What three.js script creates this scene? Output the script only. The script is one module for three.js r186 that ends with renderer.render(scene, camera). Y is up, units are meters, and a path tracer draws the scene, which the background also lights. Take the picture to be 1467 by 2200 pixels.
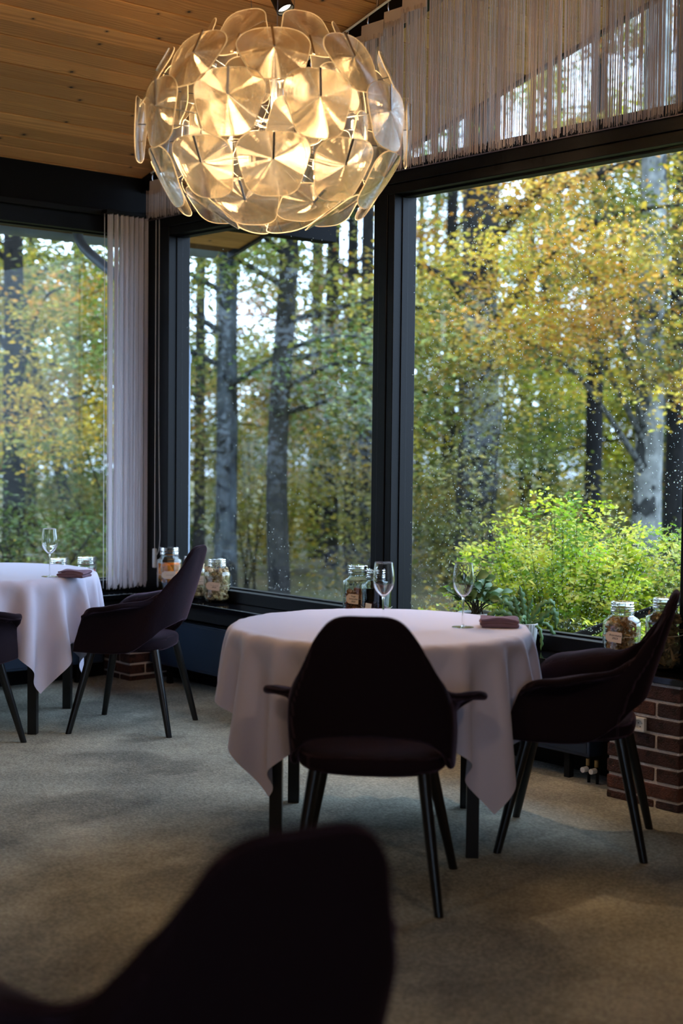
import * as THREE from 'three';
import { mergeGeometries, mergeVertices } from 'three/addons/utils/BufferGeometryUtils.js';
import { RoundedBoxGeometry } from 'three/addons/geometries/RoundedBoxGeometry.js';
import { RectAreaLightUniformsLib } from 'three/addons/lights/RectAreaLightUniformsLib.js';

// ---------------------------------------------------------------- camera, sky, exposure
const scene = new THREE.Scene();
const camera = new THREE.PerspectiveCamera(39.58, 1467 / 2200, 0.05, 200);
{
  const fw = new THREE.Vector3(-0.75125, -0.04733, -0.65832), rt = new THREE.Vector3(0.65863, 0.0109, -0.75239), up = new THREE.Vector3(-0.04279, 0.99882, -0.02299);
  camera.position.set(7.6, 1.45, 5.0);
  camera.quaternion.setFromRotationMatrix(new THREE.Matrix4().makeBasis(rt, up, fw.clone().negate()));
  camera.focus = 6.6;
  camera.userData.fStop = 2.0;
}
const renderer = new THREE.WebGLRenderer({ antialias: true });
renderer.toneMapping = THREE.LinearToneMapping;
renderer.toneMappingExposure = 1.0;
renderer.shadowMap.enabled = true;
RectAreaLightUniformsLib.init();
const SKY = [5.1, 6.4, 9.4];          // overcast October sky
{
  const W = 256, H = 128, d = new Float32Array(W * H * 4);
  for (let j = 0; j < H; j++) for (let i = 0; i < W; i++) {
    const el = ((j + 0.5) / H - 0.5) * Math.PI, k = el > 0 ? 0.8 + 0.35 * Math.sin(el) : 0.3, o = (j * W + i) * 4;
    for (let c = 0; c < 3; c++) d[o + c] = SKY[c] * k;
    d[o + 3] = 1;
  }
  const t = new THREE.DataTexture(d, W, H, THREE.RGBAFormat, THREE.FloatType);
  t.mapping = THREE.EquirectangularReflectionMapping; t.magFilter = THREE.LinearFilter; t.needsUpdate = true;
  scene.background = t;
}
// warm lamps of the room: intensities used by their builders further down
const LAMP = { bulb: 0.5, bulbGlow: 150, spot: 8, room: 9 };
const WARM = [1.0, 0.66, 0.33];

// ---------------------------------------------------------------- helpers
let seed = 7;
const rnd = () => { seed = (seed + 0x6d2b79f5) | 0; let t = Math.imul(seed ^ (seed >>> 15), 1 | seed); t = (t + Math.imul(t ^ (t >>> 7), 61 | t)) ^ t; return ((t ^ (t >>> 14)) >>> 0) / 4294967296; };
const reseed = (s) => { seed = s; };
const rr = (a, b) => a + (b - a) * rnd();
const gauss = () => (rnd() + rnd() + rnd() + rnd() - 2) * 1.0;
const V = (x, y, z) => new THREE.Vector3(x, y, z);
const { clamp, lerp, smoothstep } = THREE.MathUtils;
const counts = {};
function numbered(n) { const k = counts[n] = (counts[n] ?? -1) + 1; return k ? n + '_' + String(k).padStart(3, '0') : n; }
function shade(m) { m.castShadow = m.receiveShadow = true; return m; }
function tag(o, label, category, group, kind) { if (label) o.userData.label = label; if (category) o.userData.category = category; if (group) o.userData.group = group; if (kind) o.userData.kind = kind; return o; }
function thing(name, label, category, pos = [0, 0, 0], turn = 0, group, kind) {
  const o = new THREE.Group(); o.name = numbered(name); o.position.set(...pos); o.rotation.y = turn; scene.add(o);
  return tag(o, label, category, group, kind);
}
function part(parent, name, geo, mat, pos, rot) {
  const m = shade(new THREE.Mesh(geo, mat)); m.name = name;
  if (pos) m.position.set(...pos);
  if (rot) m.rotation.set(...rot);
  parent.add(m); return m;
}
function struct(name, geo, mat, parent) {
  const m = shade(new THREE.Mesh(geo, mat)); m.name = parent ? name : numbered(name);
  if (!parent) m.userData.kind = 'structure';
  (parent ?? scene).add(m); return m;
}
function structGroup(name) { const g = new THREE.Group(); g.name = numbered(name); g.userData.kind = 'structure'; scene.add(g); return g; }
function copyOf(src, name, pos, turn, label) {
  const c = src.clone(); c.name = numbered(name); c.position.set(...pos); c.rotation.y = turn; if (label) c.userData.label = label; scene.add(c); return c;
}
const box = (x0, x1, y0, y1, z0, z1) => { const g = new THREE.BoxGeometry(x1 - x0, y1 - y0, z1 - z0); g.translate((x0 + x1) / 2, (y0 + y1) / 2, (z0 + z1) / 2); return uvBox(g); };
const rbox = (x0, x1, y0, y1, z0, z1, r = 0.004, s = 2) => { const g = new RoundedBoxGeometry(x1 - x0, y1 - y0, z1 - z0, s, r); g.translate((x0 + x1) / 2, (y0 + y1) / 2, (z0 + z1) / 2); return uvBox(g); };
function uvBox(g) {       // uv in metres from the dominant axis
  const p = g.attributes.position, n = g.attributes.normal, uv = new Float32Array(p.count * 2);
  for (let i = 0; i < p.count; i++) {
    const ax = Math.abs(n.getX(i)), ay = Math.abs(n.getY(i)), az = Math.abs(n.getZ(i));
    const [u, v] = ax >= ay && ax >= az ? [p.getZ(i), p.getY(i)] : ay >= az ? [p.getX(i), p.getZ(i)] : [p.getX(i), p.getY(i)];
    uv[2 * i] = u; uv[2 * i + 1] = v;
  }
  g.setAttribute('uv', new THREE.BufferAttribute(uv, 2)); return g;
}
const merge = (list) => mergeGeometries(list.map((g) => { const k = g.index ? g.toNonIndexed() : g; for (const a of Object.keys(k.attributes)) if (!['position', 'normal', 'uv'].includes(a)) k.deleteAttribute(a); return k; }));
const tube = (pts, r, seg = 12, rad = 6, closed = false) => new THREE.TubeGeometry(new THREE.CatmullRomCurve3(pts.map((p) => p.isVector3 ? p : V(...p)), closed), seg, r, rad, closed);
const lathe = (pts, seg = 40) => new THREE.LatheGeometry(pts.map((p) => new THREE.Vector2(...p)), seg);
function taperTube(pts, radii, seg = 20, rad = 9, bump = 0) {
  const curve = new THREE.CatmullRomCurve3(pts), g = new THREE.TubeGeometry(curve, seg, 1, rad, false), p = g.attributes.position, c = new THREE.Vector3(), q = new THREE.Vector3();
  for (let i = 0; i <= seg; i++) {
    const t = i / seg, f = t * (radii.length - 1), k = Math.min(Math.floor(f), radii.length - 2), r = lerp(radii[k], radii[k + 1], f - k);
    curve.getPointAt(t, c);
    for (let j = 0; j <= rad; j++) {
      const n = i * (rad + 1) + j, w = 1 + bump * Math.sin(j * 2.4 * 2 * Math.PI / rad * Math.round(rad / 3) + i * 1.7);
      q.fromBufferAttribute(p, n).sub(c).multiplyScalar(r * w).add(c); p.setXYZ(n, q.x, q.y, q.z);
    }
  }
  g.computeVertexNormals(); return g;
}
// value noise, periodic with integer period
function hash(i, j, s) { let t = Math.imul(i, 374761393) ^ Math.imul(j, 668265263) ^ Math.imul(s, 2147483647 ^ 0x5bd1e995); t = Math.imul(t ^ (t >>> 13), 1274126177); return ((t ^ (t >>> 16)) >>> 0) / 4294967296; }
function vnoise(x, y, px, py, s) {
  const i = Math.floor(x), j = Math.floor(y), f = x - i, g = y - j, a = f * f * (3 - 2 * f), b = g * g * (3 - 2 * g), m = (k, n) => ((k % n) + n) % n;
  const h = (u, v) => hash(m(u, px), m(v, py), s);
  return lerp(lerp(h(i, j), h(i + 1, j), a), lerp(h(i, j + 1), h(i + 1, j + 1), a), b);
}
function fbm(u, v, fx, fy, oct, s) { let r = 0, a = 0.5, t = 0; for (let k = 0; k < oct; k++) { r += a * vnoise(u * fx, v * fy, fx, fy, s + k * 17); t += a; a *= 0.5; fx *= 2; fy *= 2; } return r / t; }
function texture(w, h, fn, { srgb = true, repeat = [1, 1] } = {}) {
  const d = new Uint8Array(w * h * 4), c = [0, 0, 0];
  for (let j = 0; j < h; j++) for (let i = 0; i < w; i++) { fn((i + 0.5) / w, (j + 0.5) / h, c); const o = (j * w + i) * 4; d[o] = clamp(c[0], 0, 255); d[o + 1] = clamp(c[1], 0, 255); d[o + 2] = clamp(c[2], 0, 255); d[o + 3] = 255; }
  const t = new THREE.DataTexture(d, w, h); t.magFilter = THREE.LinearFilter; t.wrapS = t.wrapT = THREE.RepeatWrapping; t.repeat.set(...repeat);
  if (srgb) t.colorSpace = THREE.SRGBColorSpace; t.needsUpdate = true; return t;
}
const std = (o) => new THREE.MeshStandardMaterial(o), phy = (o) => new THREE.MeshPhysicalMaterial(o);
const lin = (r, g, b) => new THREE.Color().setRGB(r, g, b);

// ---------------------------------------------------------------- materials
const grain = texture(512, 512, (u, v, c) => { const n = fbm(u, v, 64, 64, 3, 3); c[0] = c[1] = c[2] = 255 * n; }, { srgb: false, repeat: [4, 4] });
const M = {
  carpet: std({
    roughness: 1, bumpScale: 0.005,
    map: texture(2048, 2048, (u, v, c) => {
      const big = fbm(u, v, 5, 5, 4, 11), mid = fbm(u + 0.3, v, 18, 14, 4, 21), fine = fbm(u, v, 500, 500, 2, 31), st = smoothstep(fbm(u, v + 0.5, 9, 7, 4, 55), 0.52, 0.66);
      const k = 0.62 + 0.42 * big + 0.34 * (mid - 0.5) + 0.34 * (fine - 0.5) - 0.13 * st;
      c[0] = 178 * k; c[1] = 176 * k; c[2] = 158 * k;
    }, { repeat: [0.25, 0.25] }),
    bumpMap: texture(1024, 1024, (u, v, c) => { c[0] = c[1] = c[2] = 255 * (0.6 * fbm(u, v, 300, 330, 2, 41) + 0.4 * fbm(u, v, 40, 36, 3, 43)); }, { srgb: false, repeat: [0.5, 0.5] }),
  }),
  black: phy({ color: 0x09090b, roughness: 0.6, specularIntensity: 0.4, bumpMap: grain, bumpScale: 0.0004 }),
  frame: phy({ color: 0x060609, roughness: 0.45, specularIntensity: 0.35, bumpMap: grain, bumpScale: 0.0002 }),
  frameOut: std({ color: 0x2b2f3a, roughness: 0.5 }),
  beam: phy({ color: 0x050507, roughness: 0.75, specularIntensity: 0.3, bumpMap: grain, bumpScale: 0.0006 }),
  stone: phy({ color: 0x0b0b0e, roughness: 0.07, specularIntensity: 1 }),
  radiator: std({ color: 0x1c2a3c, roughness: 0.42 }),
  steel: std({ color: 0xb9b9bd, roughness: 0.25, metalness: 1 }),
  wire: std({ color: 0x6a6a70, roughness: 0.3, metalness: 1 }),
  whitePlastic: std({ color: 0xd4d2cc, roughness: 0.4 }),
  socketHole: std({ color: 0x0c0c0c, roughness: 0.8 }),
  pane: phy({ color: 0xf3f8f5, roughness: 0, transmission: 1, thickness: 0, ior: 1.5, specularIntensity: 0.28 }),
  glass: phy({ color: 0xffffff, roughness: 0, transmission: 1, thickness: 0.002, ior: 1.5 }),
  jarGlass: phy({ color: 0xf4fbf8, roughness: 0, transmission: 1, thickness: 0.003, ior: 1.47 }),
  drop: phy({ color: 0xffffff, roughness: 0, transmission: 1, thickness: 0.002, ior: 1.33 }),
  wool: phy({ color: lin(0.0125, 0.0075, 0.0112), roughness: 0.95, specularIntensity: 0.12, sheen: 1, sheenRoughness: 0.45, sheenColor: lin(0.42, 0.26, 0.35), bumpMap: grain, bumpScale: 0.0005 }),
  leg: std({ color: 0x0a0a0b, roughness: 0.32 }),
  tableWood: std({ color: 0x0c0b0b, roughness: 0.5 }),
  linen: phy({ color: lin(0.58, 0.555, 0.68), roughness: 0.9, sheen: 0.15, sheenColor: lin(1, 1, 1), side: THREE.DoubleSide, bumpMap: grain, bumpScale: 0.00015 }),
  napkin: phy({ color: lin(0.19, 0.12, 0.16), roughness: 1, specularIntensity: 0.3, sheen: 0.4, sheenColor: lin(0.4, 0.3, 0.35), bumpMap: grain, bumpScale: 0.0005 }),
  thread: phy({ color: lin(0.66, 0.56, 0.5), roughness: 1, transmission: 0.45, thickness: 0 }),
  threadWhite: phy({ color: lin(0.93, 0.91, 0.94), roughness: 1, transmission: 0.6, thickness: 0 }),
  header: phy({ color: lin(0.55, 0.47, 0.42), roughness: 1, transmission: 0.2, thickness: 0, side: THREE.DoubleSide }),
  mortar: std({ color: 0xd6c8bc, roughness: 1, bumpMap: grain, bumpScale: 0.004 }),
  slab: std({ color: 0x6b4a2c, roughness: 0.9 }),
  plaster: std({ color: 0x4c4641, roughness: 0.95, bumpMap: grain, bumpScale: 0.001 }),
  zinc: std({ color: 0x8794a6, roughness: 0.5, metalness: 0.35 }),
  twine: std({ color: 0xcfc6b4, roughness: 1 }),
  ceramic: std({ color: 0xb9bcb8, roughness: 0.55 }),
  soil: std({ color: 0x1c130c, roughness: 1 }),
  litter: std({ roughness: 1, map: texture(512, 512, (u, v, c) => { const k = 0.4 + 0.9 * fbm(u, v, 60, 60, 3, 71), g = fbm(u, v, 8, 8, 3, 75); c[0] = lerp(96, 74, g) * k; c[1] = lerp(72, 84, g) * k; c[2] = lerp(38, 30, g) * k; }, { repeat: [0.25, 0.25] }) }),
};

// ---------------------------------------------------------------- the setting: floor, roof, walls
const ROOM = { x1: 11, z1: 10.5, ridge: 7.2 };
const ceilingY = (x) => 3.05 + 0.268 * x, ceilingAt = (x) => ceilingY(x < ROOM.ridge ? x : 2 * ROOM.ridge - x);
{
  const g = new THREE.BoxGeometry(ROOM.x1 + 0.1, 0.12, ROOM.z1 + 0.1, 60, 1, 60); g.translate(ROOM.x1 / 2, -0.06, ROOM.z1 / 2); uvBox(g);
  struct('floor', g, M.carpet);
}
// knotty pine boards: eight boards drawn side by side on one texture, each ceiling board takes one strip of it
const pineTex = (() => {
  reseed(91);
  const strips = [...Array(8)].map(() => ({ f: rr(1.5, 4), c: rr(-0.3, 1.3), tone: rr(0.88, 1.08), knots: [...Array(5)].map((_, k) => [(k + rr(0.1, 0.9)) / 5, rr(0.15, 0.85), rr(0.5, 1)]) }));
  return texture(2048, 768, (u, v, c) => {
    const k = Math.min(7, Math.floor(v * 8)), s = strips[k], y = v * 8 - k;
    let warp = 0, dark = 0;
    for (const [ku, kv, kr] of s.knots) {
      let du = u - ku; du -= Math.round(du); const dx = du * 4 / 0.12, dy = y - kv, r = Math.hypot(dx * 0.75, dy) / (0.085 * kr);
      warp += 0.16 * Math.exp(-(dx * dx * 1.2 + dy * dy * 6)) * Math.sign(dy + 0.001) * kr;
      dark = Math.max(dark, 1 - smoothstep(r, 0.55, 1.0), 0.55 * Math.exp(-r * r * 0.5));
    }
    const w = y + warp + 0.16 * (fbm(u, v, 7, 16, 3, 100 + k) - 0.5), cath = Math.pow(Math.abs(Math.sin((w - s.c) * (w - s.c) * 9 * s.f + 6 * fbm(u, v, 5, 8, 3, 130 + k))), 2.2);
    const fib = fbm(u, v, 40, 380, 2, 160 + k), t = clamp(0.22 + 0.34 * cath + 0.34 * (fib - 0.5), 0, 1);
    const d = Math.min(1, dark);
    c[0] = lerp(lerp(232, 172, t), 52, d) * s.tone; c[1] = lerp(lerp(176, 110, t), 30, d) * s.tone; c[2] = lerp(lerp(112, 58, t), 18, d) * s.tone;
  });
})();
M.pine = std({ map: pineTex, roughness: 0.62, bumpMap: grain, bumpScale: 0.0003 });
M.pineDark = std({ color: 0x7a4a20, roughness: 0.8 });
{
  const ceiling = structGroup('ceiling'), al = Math.atan(0.268), W = 0.119 / Math.cos(al);
  const z0 = -1.27, z1 = ROOM.z1;
  const board = (k) => {
    const wide = k % 2 === 0, a = -W / 2 + (wide ? 0.0045 : 0.001), b = W / 2 - (wide ? 0.001 : 0.0045), ch = 0.0035;
    const prof = [[a, 0.022], [a, ch], [a + ch, 0], [b - ch, 0], [b, ch], [b, 0.022]], pos = [], uv = [], nor = [], strip = k * 5 % 8, off = rnd();
    for (let i = 0; i < prof.length - 1; i++) {
      const [s0, y0] = prof[i], [s1, y1] = prof[i + 1], L = Math.hypot(s1 - s0, y1 - y0), n = [(y1 - y0) / L, -(s1 - s0) / L];
      for (const [s, y, z] of [[s0, y0, z0], [s1, y1, z0], [s1, y1, z1], [s0, y0, z0], [s1, y1, z1], [s0, y0, z1]]) {
        pos.push(s, y, z); uv.push(z / 4 + off, (strip + 0.06 + 0.88 * (s / W + 0.5)) / 8); nor.push(n[0], n[1], 0);
      }
    }
    const g = new THREE.BufferGeometry();
    g.setAttribute('position', new THREE.Float32BufferAttribute(pos, 3)); g.setAttribute('normal', new THREE.Float32BufferAttribute(nor, 3)); g.setAttribute('uv', new THREE.Float32BufferAttribute(uv, 2));
    return g;
  };
  for (let k = -7; k < 36; k++) {
    const x = 0.112 + 0.119 * (k + 0.5);
    part(ceiling, 'plank', board(((k % 40) + 40) % 40), M.pine, [x, ceilingY(x), 0], [0, 0, al]);
  }
  // the rest of the slope and the far slope, beyond the view
  const xa = 0.112 + 0.119 * 36, rest = new THREE.Shape([[xa, ceilingY(xa)], [ROOM.ridge, ceilingY(ROOM.ridge)], [ROOM.x1 + 0.9, ceilingY(2 * ROOM.ridge - ROOM.x1 - 0.9)], [ROOM.x1 + 0.9, ceilingY(2 * ROOM.ridge - ROOM.x1 - 0.9) + 0.02], [ROOM.ridge, ceilingY(ROOM.ridge) + 0.02], [xa, ceilingY(xa) + 0.02]].map((p) => new THREE.Vector2(...p)));
  const g = new THREE.ExtrudeGeometry(rest, { depth: z1 - z0, bevelEnabled: false }); g.translate(0, 0, z0); uvBox(g);
  part(ceiling, 'boarding', g, M.pine);
  const roof = new THREE.Shape([[-0.85, ceilingY(-0.85) + 0.022], [ROOM.ridge, ceilingY(ROOM.ridge) + 0.022], [ROOM.x1 + 0.9, ceilingY(2 * ROOM.ridge - ROOM.x1 - 0.9) + 0.022], [ROOM.x1 + 0.9, ceilingY(2 * ROOM.ridge - ROOM.x1 - 0.9) + 0.25], [ROOM.ridge, ceilingY(ROOM.ridge) + 0.25], [-0.85, ceilingY(-0.85) + 0.25]].map((p) => new THREE.Vector2(...p)));
  const rg = new THREE.ExtrudeGeometry(roof, { depth: z1 - z0 + 0.3, bevelEnabled: false }); rg.translate(0, 0, z0);
  struct('roof', rg, M.slab);
  const verge = structGroup('trim');
  const vs = new THREE.Shape([[-0.85, ceilingY(-0.85) - 0.02], [ROOM.ridge, ceilingY(ROOM.ridge) - 0.02], [ROOM.ridge, ceilingY(ROOM.ridge) + 0.26], [-0.85, ceilingY(-0.85) + 0.26]].map((p) => new THREE.Vector2(...p)));
  const vg = new THREE.ExtrudeGeometry(vs, { depth: 0.03, bevelEnabled: false }); vg.translate(0, 0, z0 - 0.03); part(verge, 'verge_board', vg, M.frameOut);
}
// wall on the left (plane x = 0) and the gable wall ahead (plane z = 0)
const zA = [0.13, 2.3, 3.5];
{
  const w = structGroup('wall_left');
  part(w, 'eaves_beam', rbox(-0.02, 0.1, 2.845, 3.085, -1.5, ROOM.z1, 0.006), M.beam);
  part(w, 'parapet', box(-0.18, -0.02, -0.5, 0.505, -0.18, ROOM.z1), M.mortar);
  part(w, 'lining', box(-0.02, 0.012, 0, 0.505, 0.3, ROOM.z1), M.black);
  part(w, 'end_panel', box(-0.15, 0.1, 0.5, 2.845, 3.5, ROOM.z1), M.black);
  const b = structGroup('wall_front');
  part(b, 'parapet', box(-0.18, ROOM.x1, -0.5, 0.505, -0.18, -0.02), M.mortar);
  part(b, 'lining', box(0.3, 3.93, 0, 0.505, -0.02, 0.012), M.black);
  const s = new THREE.Shape([[4.28, 0], [ROOM.x1, 0], [ROOM.x1, ceilingY(2 * ROOM.ridge - ROOM.x1)], [ROOM.ridge, ceilingY(ROOM.ridge)], [4.28, ceilingY(4.28)]].map((p) => new THREE.Vector2(...p)));
  const g = new THREE.ExtrudeGeometry(s, { depth: 0.14, bevelEnabled: false }); g.translate(0, 0, -0.12); uvBox(g);
  part(b, 'panelling', g, M.plaster);
  const r = structGroup('wall_right');
  const rs = new THREE.Shape([[0, 0], [ROOM.z1 + 0.1, 0], [ROOM.z1 + 0.1, ceilingY(2 * ROOM.ridge - ROOM.x1)], [0, ceilingY(2 * ROOM.ridge - ROOM.x1)]].map((p) => new THREE.Vector2(...p)));
  rs.holes.push(new THREE.Path([[6.4, 0.7], [8.4, 0.7], [8.4, 2.3], [6.4, 2.3]].map((p) => new THREE.Vector2(...p))));
  const rgeo = new THREE.ExtrudeGeometry(rs, { depth: 0.15, bevelEnabled: false }); rgeo.rotateY(-Math.PI / 2); rgeo.translate(ROOM.x1 + 0.15, 0, -0.1); uvBox(rgeo); part(r, 'panelling', rgeo, M.plaster);
  part(structGroup('window_5'), 'pane', box(ROOM.x1 + 0.06, ROOM.x1 + 0.066, 0.69, 2.31, 6.29, 8.31), M.pane);
  const k = structGroup('wall_back');
  const ks = new THREE.Shape([[-0.1, 0], [ROOM.x1, 0], [ROOM.x1, ceilingY(2 * ROOM.ridge - ROOM.x1)], [ROOM.ridge, ceilingY(ROOM.ridge)], [-0.1, ceilingY(-0.1)]].map((p) => new THREE.Vector2(...p)));
  const kg = new THREE.ExtrudeGeometry(ks, { depth: 0.15, bevelEnabled: false }); kg.translate(0, 0, ROOM.z1); uvBox(kg);
  part(k, 'panelling', kg, M.plaster);
}
// windows
{
  // left wall: bays between posts
  const wa = structGroup('window_1');
  part(wa, 'head', rbox(-0.06, 0.1, 2.72, 2.845, 0.13, 3.5), M.frame);
  part(wa, 'track', rbox(0.1, 0.135, 2.815, 2.85, 0.02, 3.5, 0.004), M.black);
  part(wa, 'sill_rail', rbox(-0.06, 0.1, 0.535, 0.603, 0.13, 3.5), M.frame);
  part(wa, 'jamb', rbox(-0.06, 0.1, 0.535, 2.845, 0.1, 0.13), M.frame);
  for (let i = 0; i < zA.length - 1; i++) {
    const a = zA[i] + (i ? 0.07 : 0), b = zA[i + 1] - (i < zA.length - 2 ? 0.07 : 0);
    if (i) part(wa, 'mullion', rbox(-0.06, 0.1, 0.603, 2.72, zA[i] - 0.07, zA[i] + 0.07), M.frame);
    part(wa, 'pane', box(-0.006, 0, 0.6, 2.722, a, b), M.pane);
    part(wa, 'bead', rbox(0, 0.04, 2.712, 2.722, a, b, 0.002), M.frame); part(wa, 'bead', rbox(0, 0.04, 0.6, 0.611, a, b, 0.002), M.frame);
  }
  part(structGroup('trim'), 'corner_post', rbox(-0.06, 0.4, 0.535, 2.83, -0.06, 0.1, 0.006), M.frame);
  // gable wall: two lights below the transom, the gable light above
  const lights = [['window_2', 0.4, 2.228], ['window_3', 2.376, 4.129]];
  for (const [name, a, b] of lights) {
    const w = structGroup(name);
    part(w, 'pane', box(a, b, 0.6, 2.702, -0.006, 0), M.pane);
    part(w, 'sill_rail', rbox(a, b, 0.535, 0.603, -0.06, 0.1), M.frame);
    part(w, 'bead', rbox(a, b, 0.6, 0.612, 0, 0.04, 0.002), M.frame); part(w, 'bead', rbox(a, b, 2.69, 2.702, 0, 0.045, 0.002), M.frame);
    part(w, 'bead', rbox(a - 0.001, a + 0.008, 0.603, 2.7, 0, 0.042, 0.002), M.frame); part(w, 'bead', rbox(b - 0.008, b + 0.001, 0.603, 2.7, 0, 0.042, 0.002), M.frame);
  }
  const m = structGroup('trim');
  part(m, 'mullion', rbox(2.226, 2.27, 0.535, 2.705, -0.06, 0.092), M.frame);
  part(m, 'mullion', rbox(2.272, 2.332, 0.535, 2.705, -0.06, 0.1), M.frame);
  part(m, 'mullion', rbox(2.334, 2.378, 0.535, 2.705, -0.06, 0.096), M.frame);
  part(m, 'jamb', rbox(4.127, 4.285, 0.535, ceilingY(4.2) - 0.02, -0.06, 0.1), M.frame);
  part(m, 'transom', rbox(0.4, 4.129, 2.70, 2.748, -0.06, 0.098), M.frame);
  part(m, 'transom', rbox(0.1, 4.129, 2.75, 2.806, -0.06, 0.104), M.frame);
  part(m, 'drip_strip', rbox(0.1, 4.129, 2.806, 2.811, 0.05, 0.112, 0.002), M.steelDark = std({ color: 0x7a7078, roughness: 0.35, metalness: 0.6 }));
  part(m, 'transom', rbox(0.1, 4.129, 2.811, 2.872, -0.06, 0.06), M.frame);
  const slope = (x0, x1, d0, d1, z0, z1) => { const s = new THREE.Shape([[x0, ceilingY(x0) - d1], [x1, ceilingY(x1) - d1], [x1, ceilingY(x1) - d0], [x0, ceilingY(x0) - d0]].map((p) => new THREE.Vector2(...p))); const g = new THREE.ExtrudeGeometry(s, { depth: z1 - z0, bevelEnabled: false }); g.translate(0, 0, z0); return uvBox(g); };
  part(m, 'raking_rail', slope(0.1, 4.28, 0.001, 0.09, -0.06, 0.1), M.frame);
  const gw = structGroup('window_4');
  const gs = new THREE.Shape([[0.12, 2.868], [4.13, 2.868], [4.13, ceilingY(4.13) - 0.085], [0.12, ceilingY(0.12) - 0.085]].map((p) => new THREE.Vector2(...p)));
  const gg = new THREE.ExtrudeGeometry(gs, { depth: 0.006, bevelEnabled: false }); gg.translate(0, 0, -0.006); part(gw, 'pane', gg, M.pane);
}
// brick piers below the sill: mortar core with each brick proud of it
const brickTones = [[84, 50, 43], [70, 42, 37], [96, 57, 45], [62, 39, 38], [78, 48, 44]].map(([r, g, b], i) => std({
  roughness: 0.95, bumpScale: 0.004,
  map: texture(128, 128, (u, v, c) => { const k = 0.62 + 0.5 * fbm(u, v, 6, 6, 4, 300 + i) + 0.3 * (fbm(u, v, 40, 40, 2, 320 + i) - 0.5), d = fbm(u, v, 9, 9, 3, 340 + i) > 0.68 ? 0.6 : 1; c[0] = r * k * d; c[1] = g * k * d; c[2] = b * k * d; }, { repeat: [4, 4] }),
  bumpMap: grain,
}));
{
  reseed(12);
  const shapes = {};
  const brickGeo = (lx, lz, h, n) => shapes[[lx, lz, h, n]] ??= (() => {
    const g = new RoundedBoxGeometry(lx, h, lz, 2, 0.006), p = g.attributes.position;
    for (let i = 0; i < p.count; i++) {
      const q = (a, s) => hash(Math.round(p.getX(i) * 900) + n * 77, Math.round(p.getY(i) * 900) * 31 + Math.round(p.getZ(i) * 900), s + a) - 0.5;
      p.setXYZ(i, p.getX(i) + 0.003 * q(0, 1), p.getY(i) + 0.003 * q(1, 2), p.getZ(i) + 0.003 * q(2, 3));
    }
    g.computeVertexNormals(); return uvBox(g);
  })();
  const lay = (parent, x0, x1, z0, z1, y, h) => { const n = Math.floor(rnd() * 3), m = brickTones[Math.floor(rnd() * 5)]; part(parent, 'brick', brickGeo(+(x1 - x0).toFixed(3), +(z1 - z0).toFixed(3), +h.toFixed(3), n), m, [(x0 + x1) / 2, y + h / 2, (z0 + z1) / 2 + rr(-0.0015, 0.0015)]); };
  const rows = [[0.0, 0.029]]; for (let k = 0; k < 7; k++) rows.push([0.041 + k * 0.0662, 0.054]);
  const pr = structGroup('pier');
  part(pr, 'mortar', box(3.934, 4.278, 0, 0.506, -0.02, 0.293), M.mortar);
  rows.forEach(([y, h], r) => {
    if (r % 2 === 0) { lay(pr, 3.927, 4.035, 0.072, 0.3, y, h); lay(pr, 4.047, 4.162, 0.072, 0.3, y, h); lay(pr, 4.174, 4.284, 0.072, 0.3, y, h); lay(pr, 4.056, 4.284, -0.05, 0.06, y, h); }
    else { lay(pr, 3.927, 4.042, 0.19, 0.3, y, h); lay(pr, 4.054, 4.284, 0.19, 0.3, y, h); lay(pr, 4.174, 4.284, -0.05, 0.178, y, h); }
  });
  const pl = structGroup('pier');
  part(pl, 'mortar', box(0.005, 0.293, 0, 0.506, 0.005, 0.293), M.mortar);
  rows.forEach(([y, h], r) => {
    if (r % 2) { lay(pl, 0.072, 0.3, 0.19, 0.3, y, h); lay(pl, 0.19, 0.3, 0.0, 0.178, y, h); lay(pl, 0, 0.06, 0.19, 0.3, y, h); }
    else { lay(pl, 0.19, 0.3, 0.072, 0.3, y, h); lay(pl, 0.0, 0.178, 0.19, 0.3, y, h); lay(pl, 0.19, 0.3, 0.0, 0.06, y, h); }
  });
}
// stone window sills with a dark apron under them
{
  const s = structGroup('trim');
  part(s, 'sill', rbox(0, 0.305, 0.505, 0.535, 0.0, ROOM.z1, 0.004), M.stone);
  part(s, 'sill', rbox(0.3055, 4.30, 0.505, 0.535, 0.0, 0.305, 0.004), M.stone);
  part(s, 'apron', rbox(0.305, 3.92, 0.43, 0.504, 0.24, 0.262, 0.003), M.black);
  part(s, 'apron', rbox(0.24, 0.262, 0.43, 0.504, 0.305, ROOM.z1, 0.003), M.black);
}
// the wood outside: ground falling away from the house
{
  const g = new THREE.PlaneGeometry(150, 150, 90, 90); g.rotateX(-Math.PI / 2); g.translate(-30, 0, -35);
  const p = g.attributes.position;
  for (let i = 0; i < p.count; i++) {
    const x = p.getX(i), z = p.getZ(i), d = Math.max(0, Math.max(-x - 3, -z - 3));
    p.setY(i, -0.52 - 0.035 * Math.min(d, 40) + 0.5 * (fbm(x / 60 + 3, z / 60 + 3, 9, 9, 3, 600) - 0.5) * Math.min(1, d / 6));
  }
  uvBox(g); g.computeVertexNormals();
  const m = struct('ground', g, M.litter); m.userData.kind = 'structure';
}
const groundY = (x, z) => { const d = Math.max(0, Math.max(-x - 3, -z - 3)); return -0.52 - 0.035 * Math.min(d, 40) + 0.5 * (fbm(x / 60 + 3, z / 60 + 3, 9, 9, 3, 600) - 0.5) * Math.min(1, d / 6); };

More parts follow.
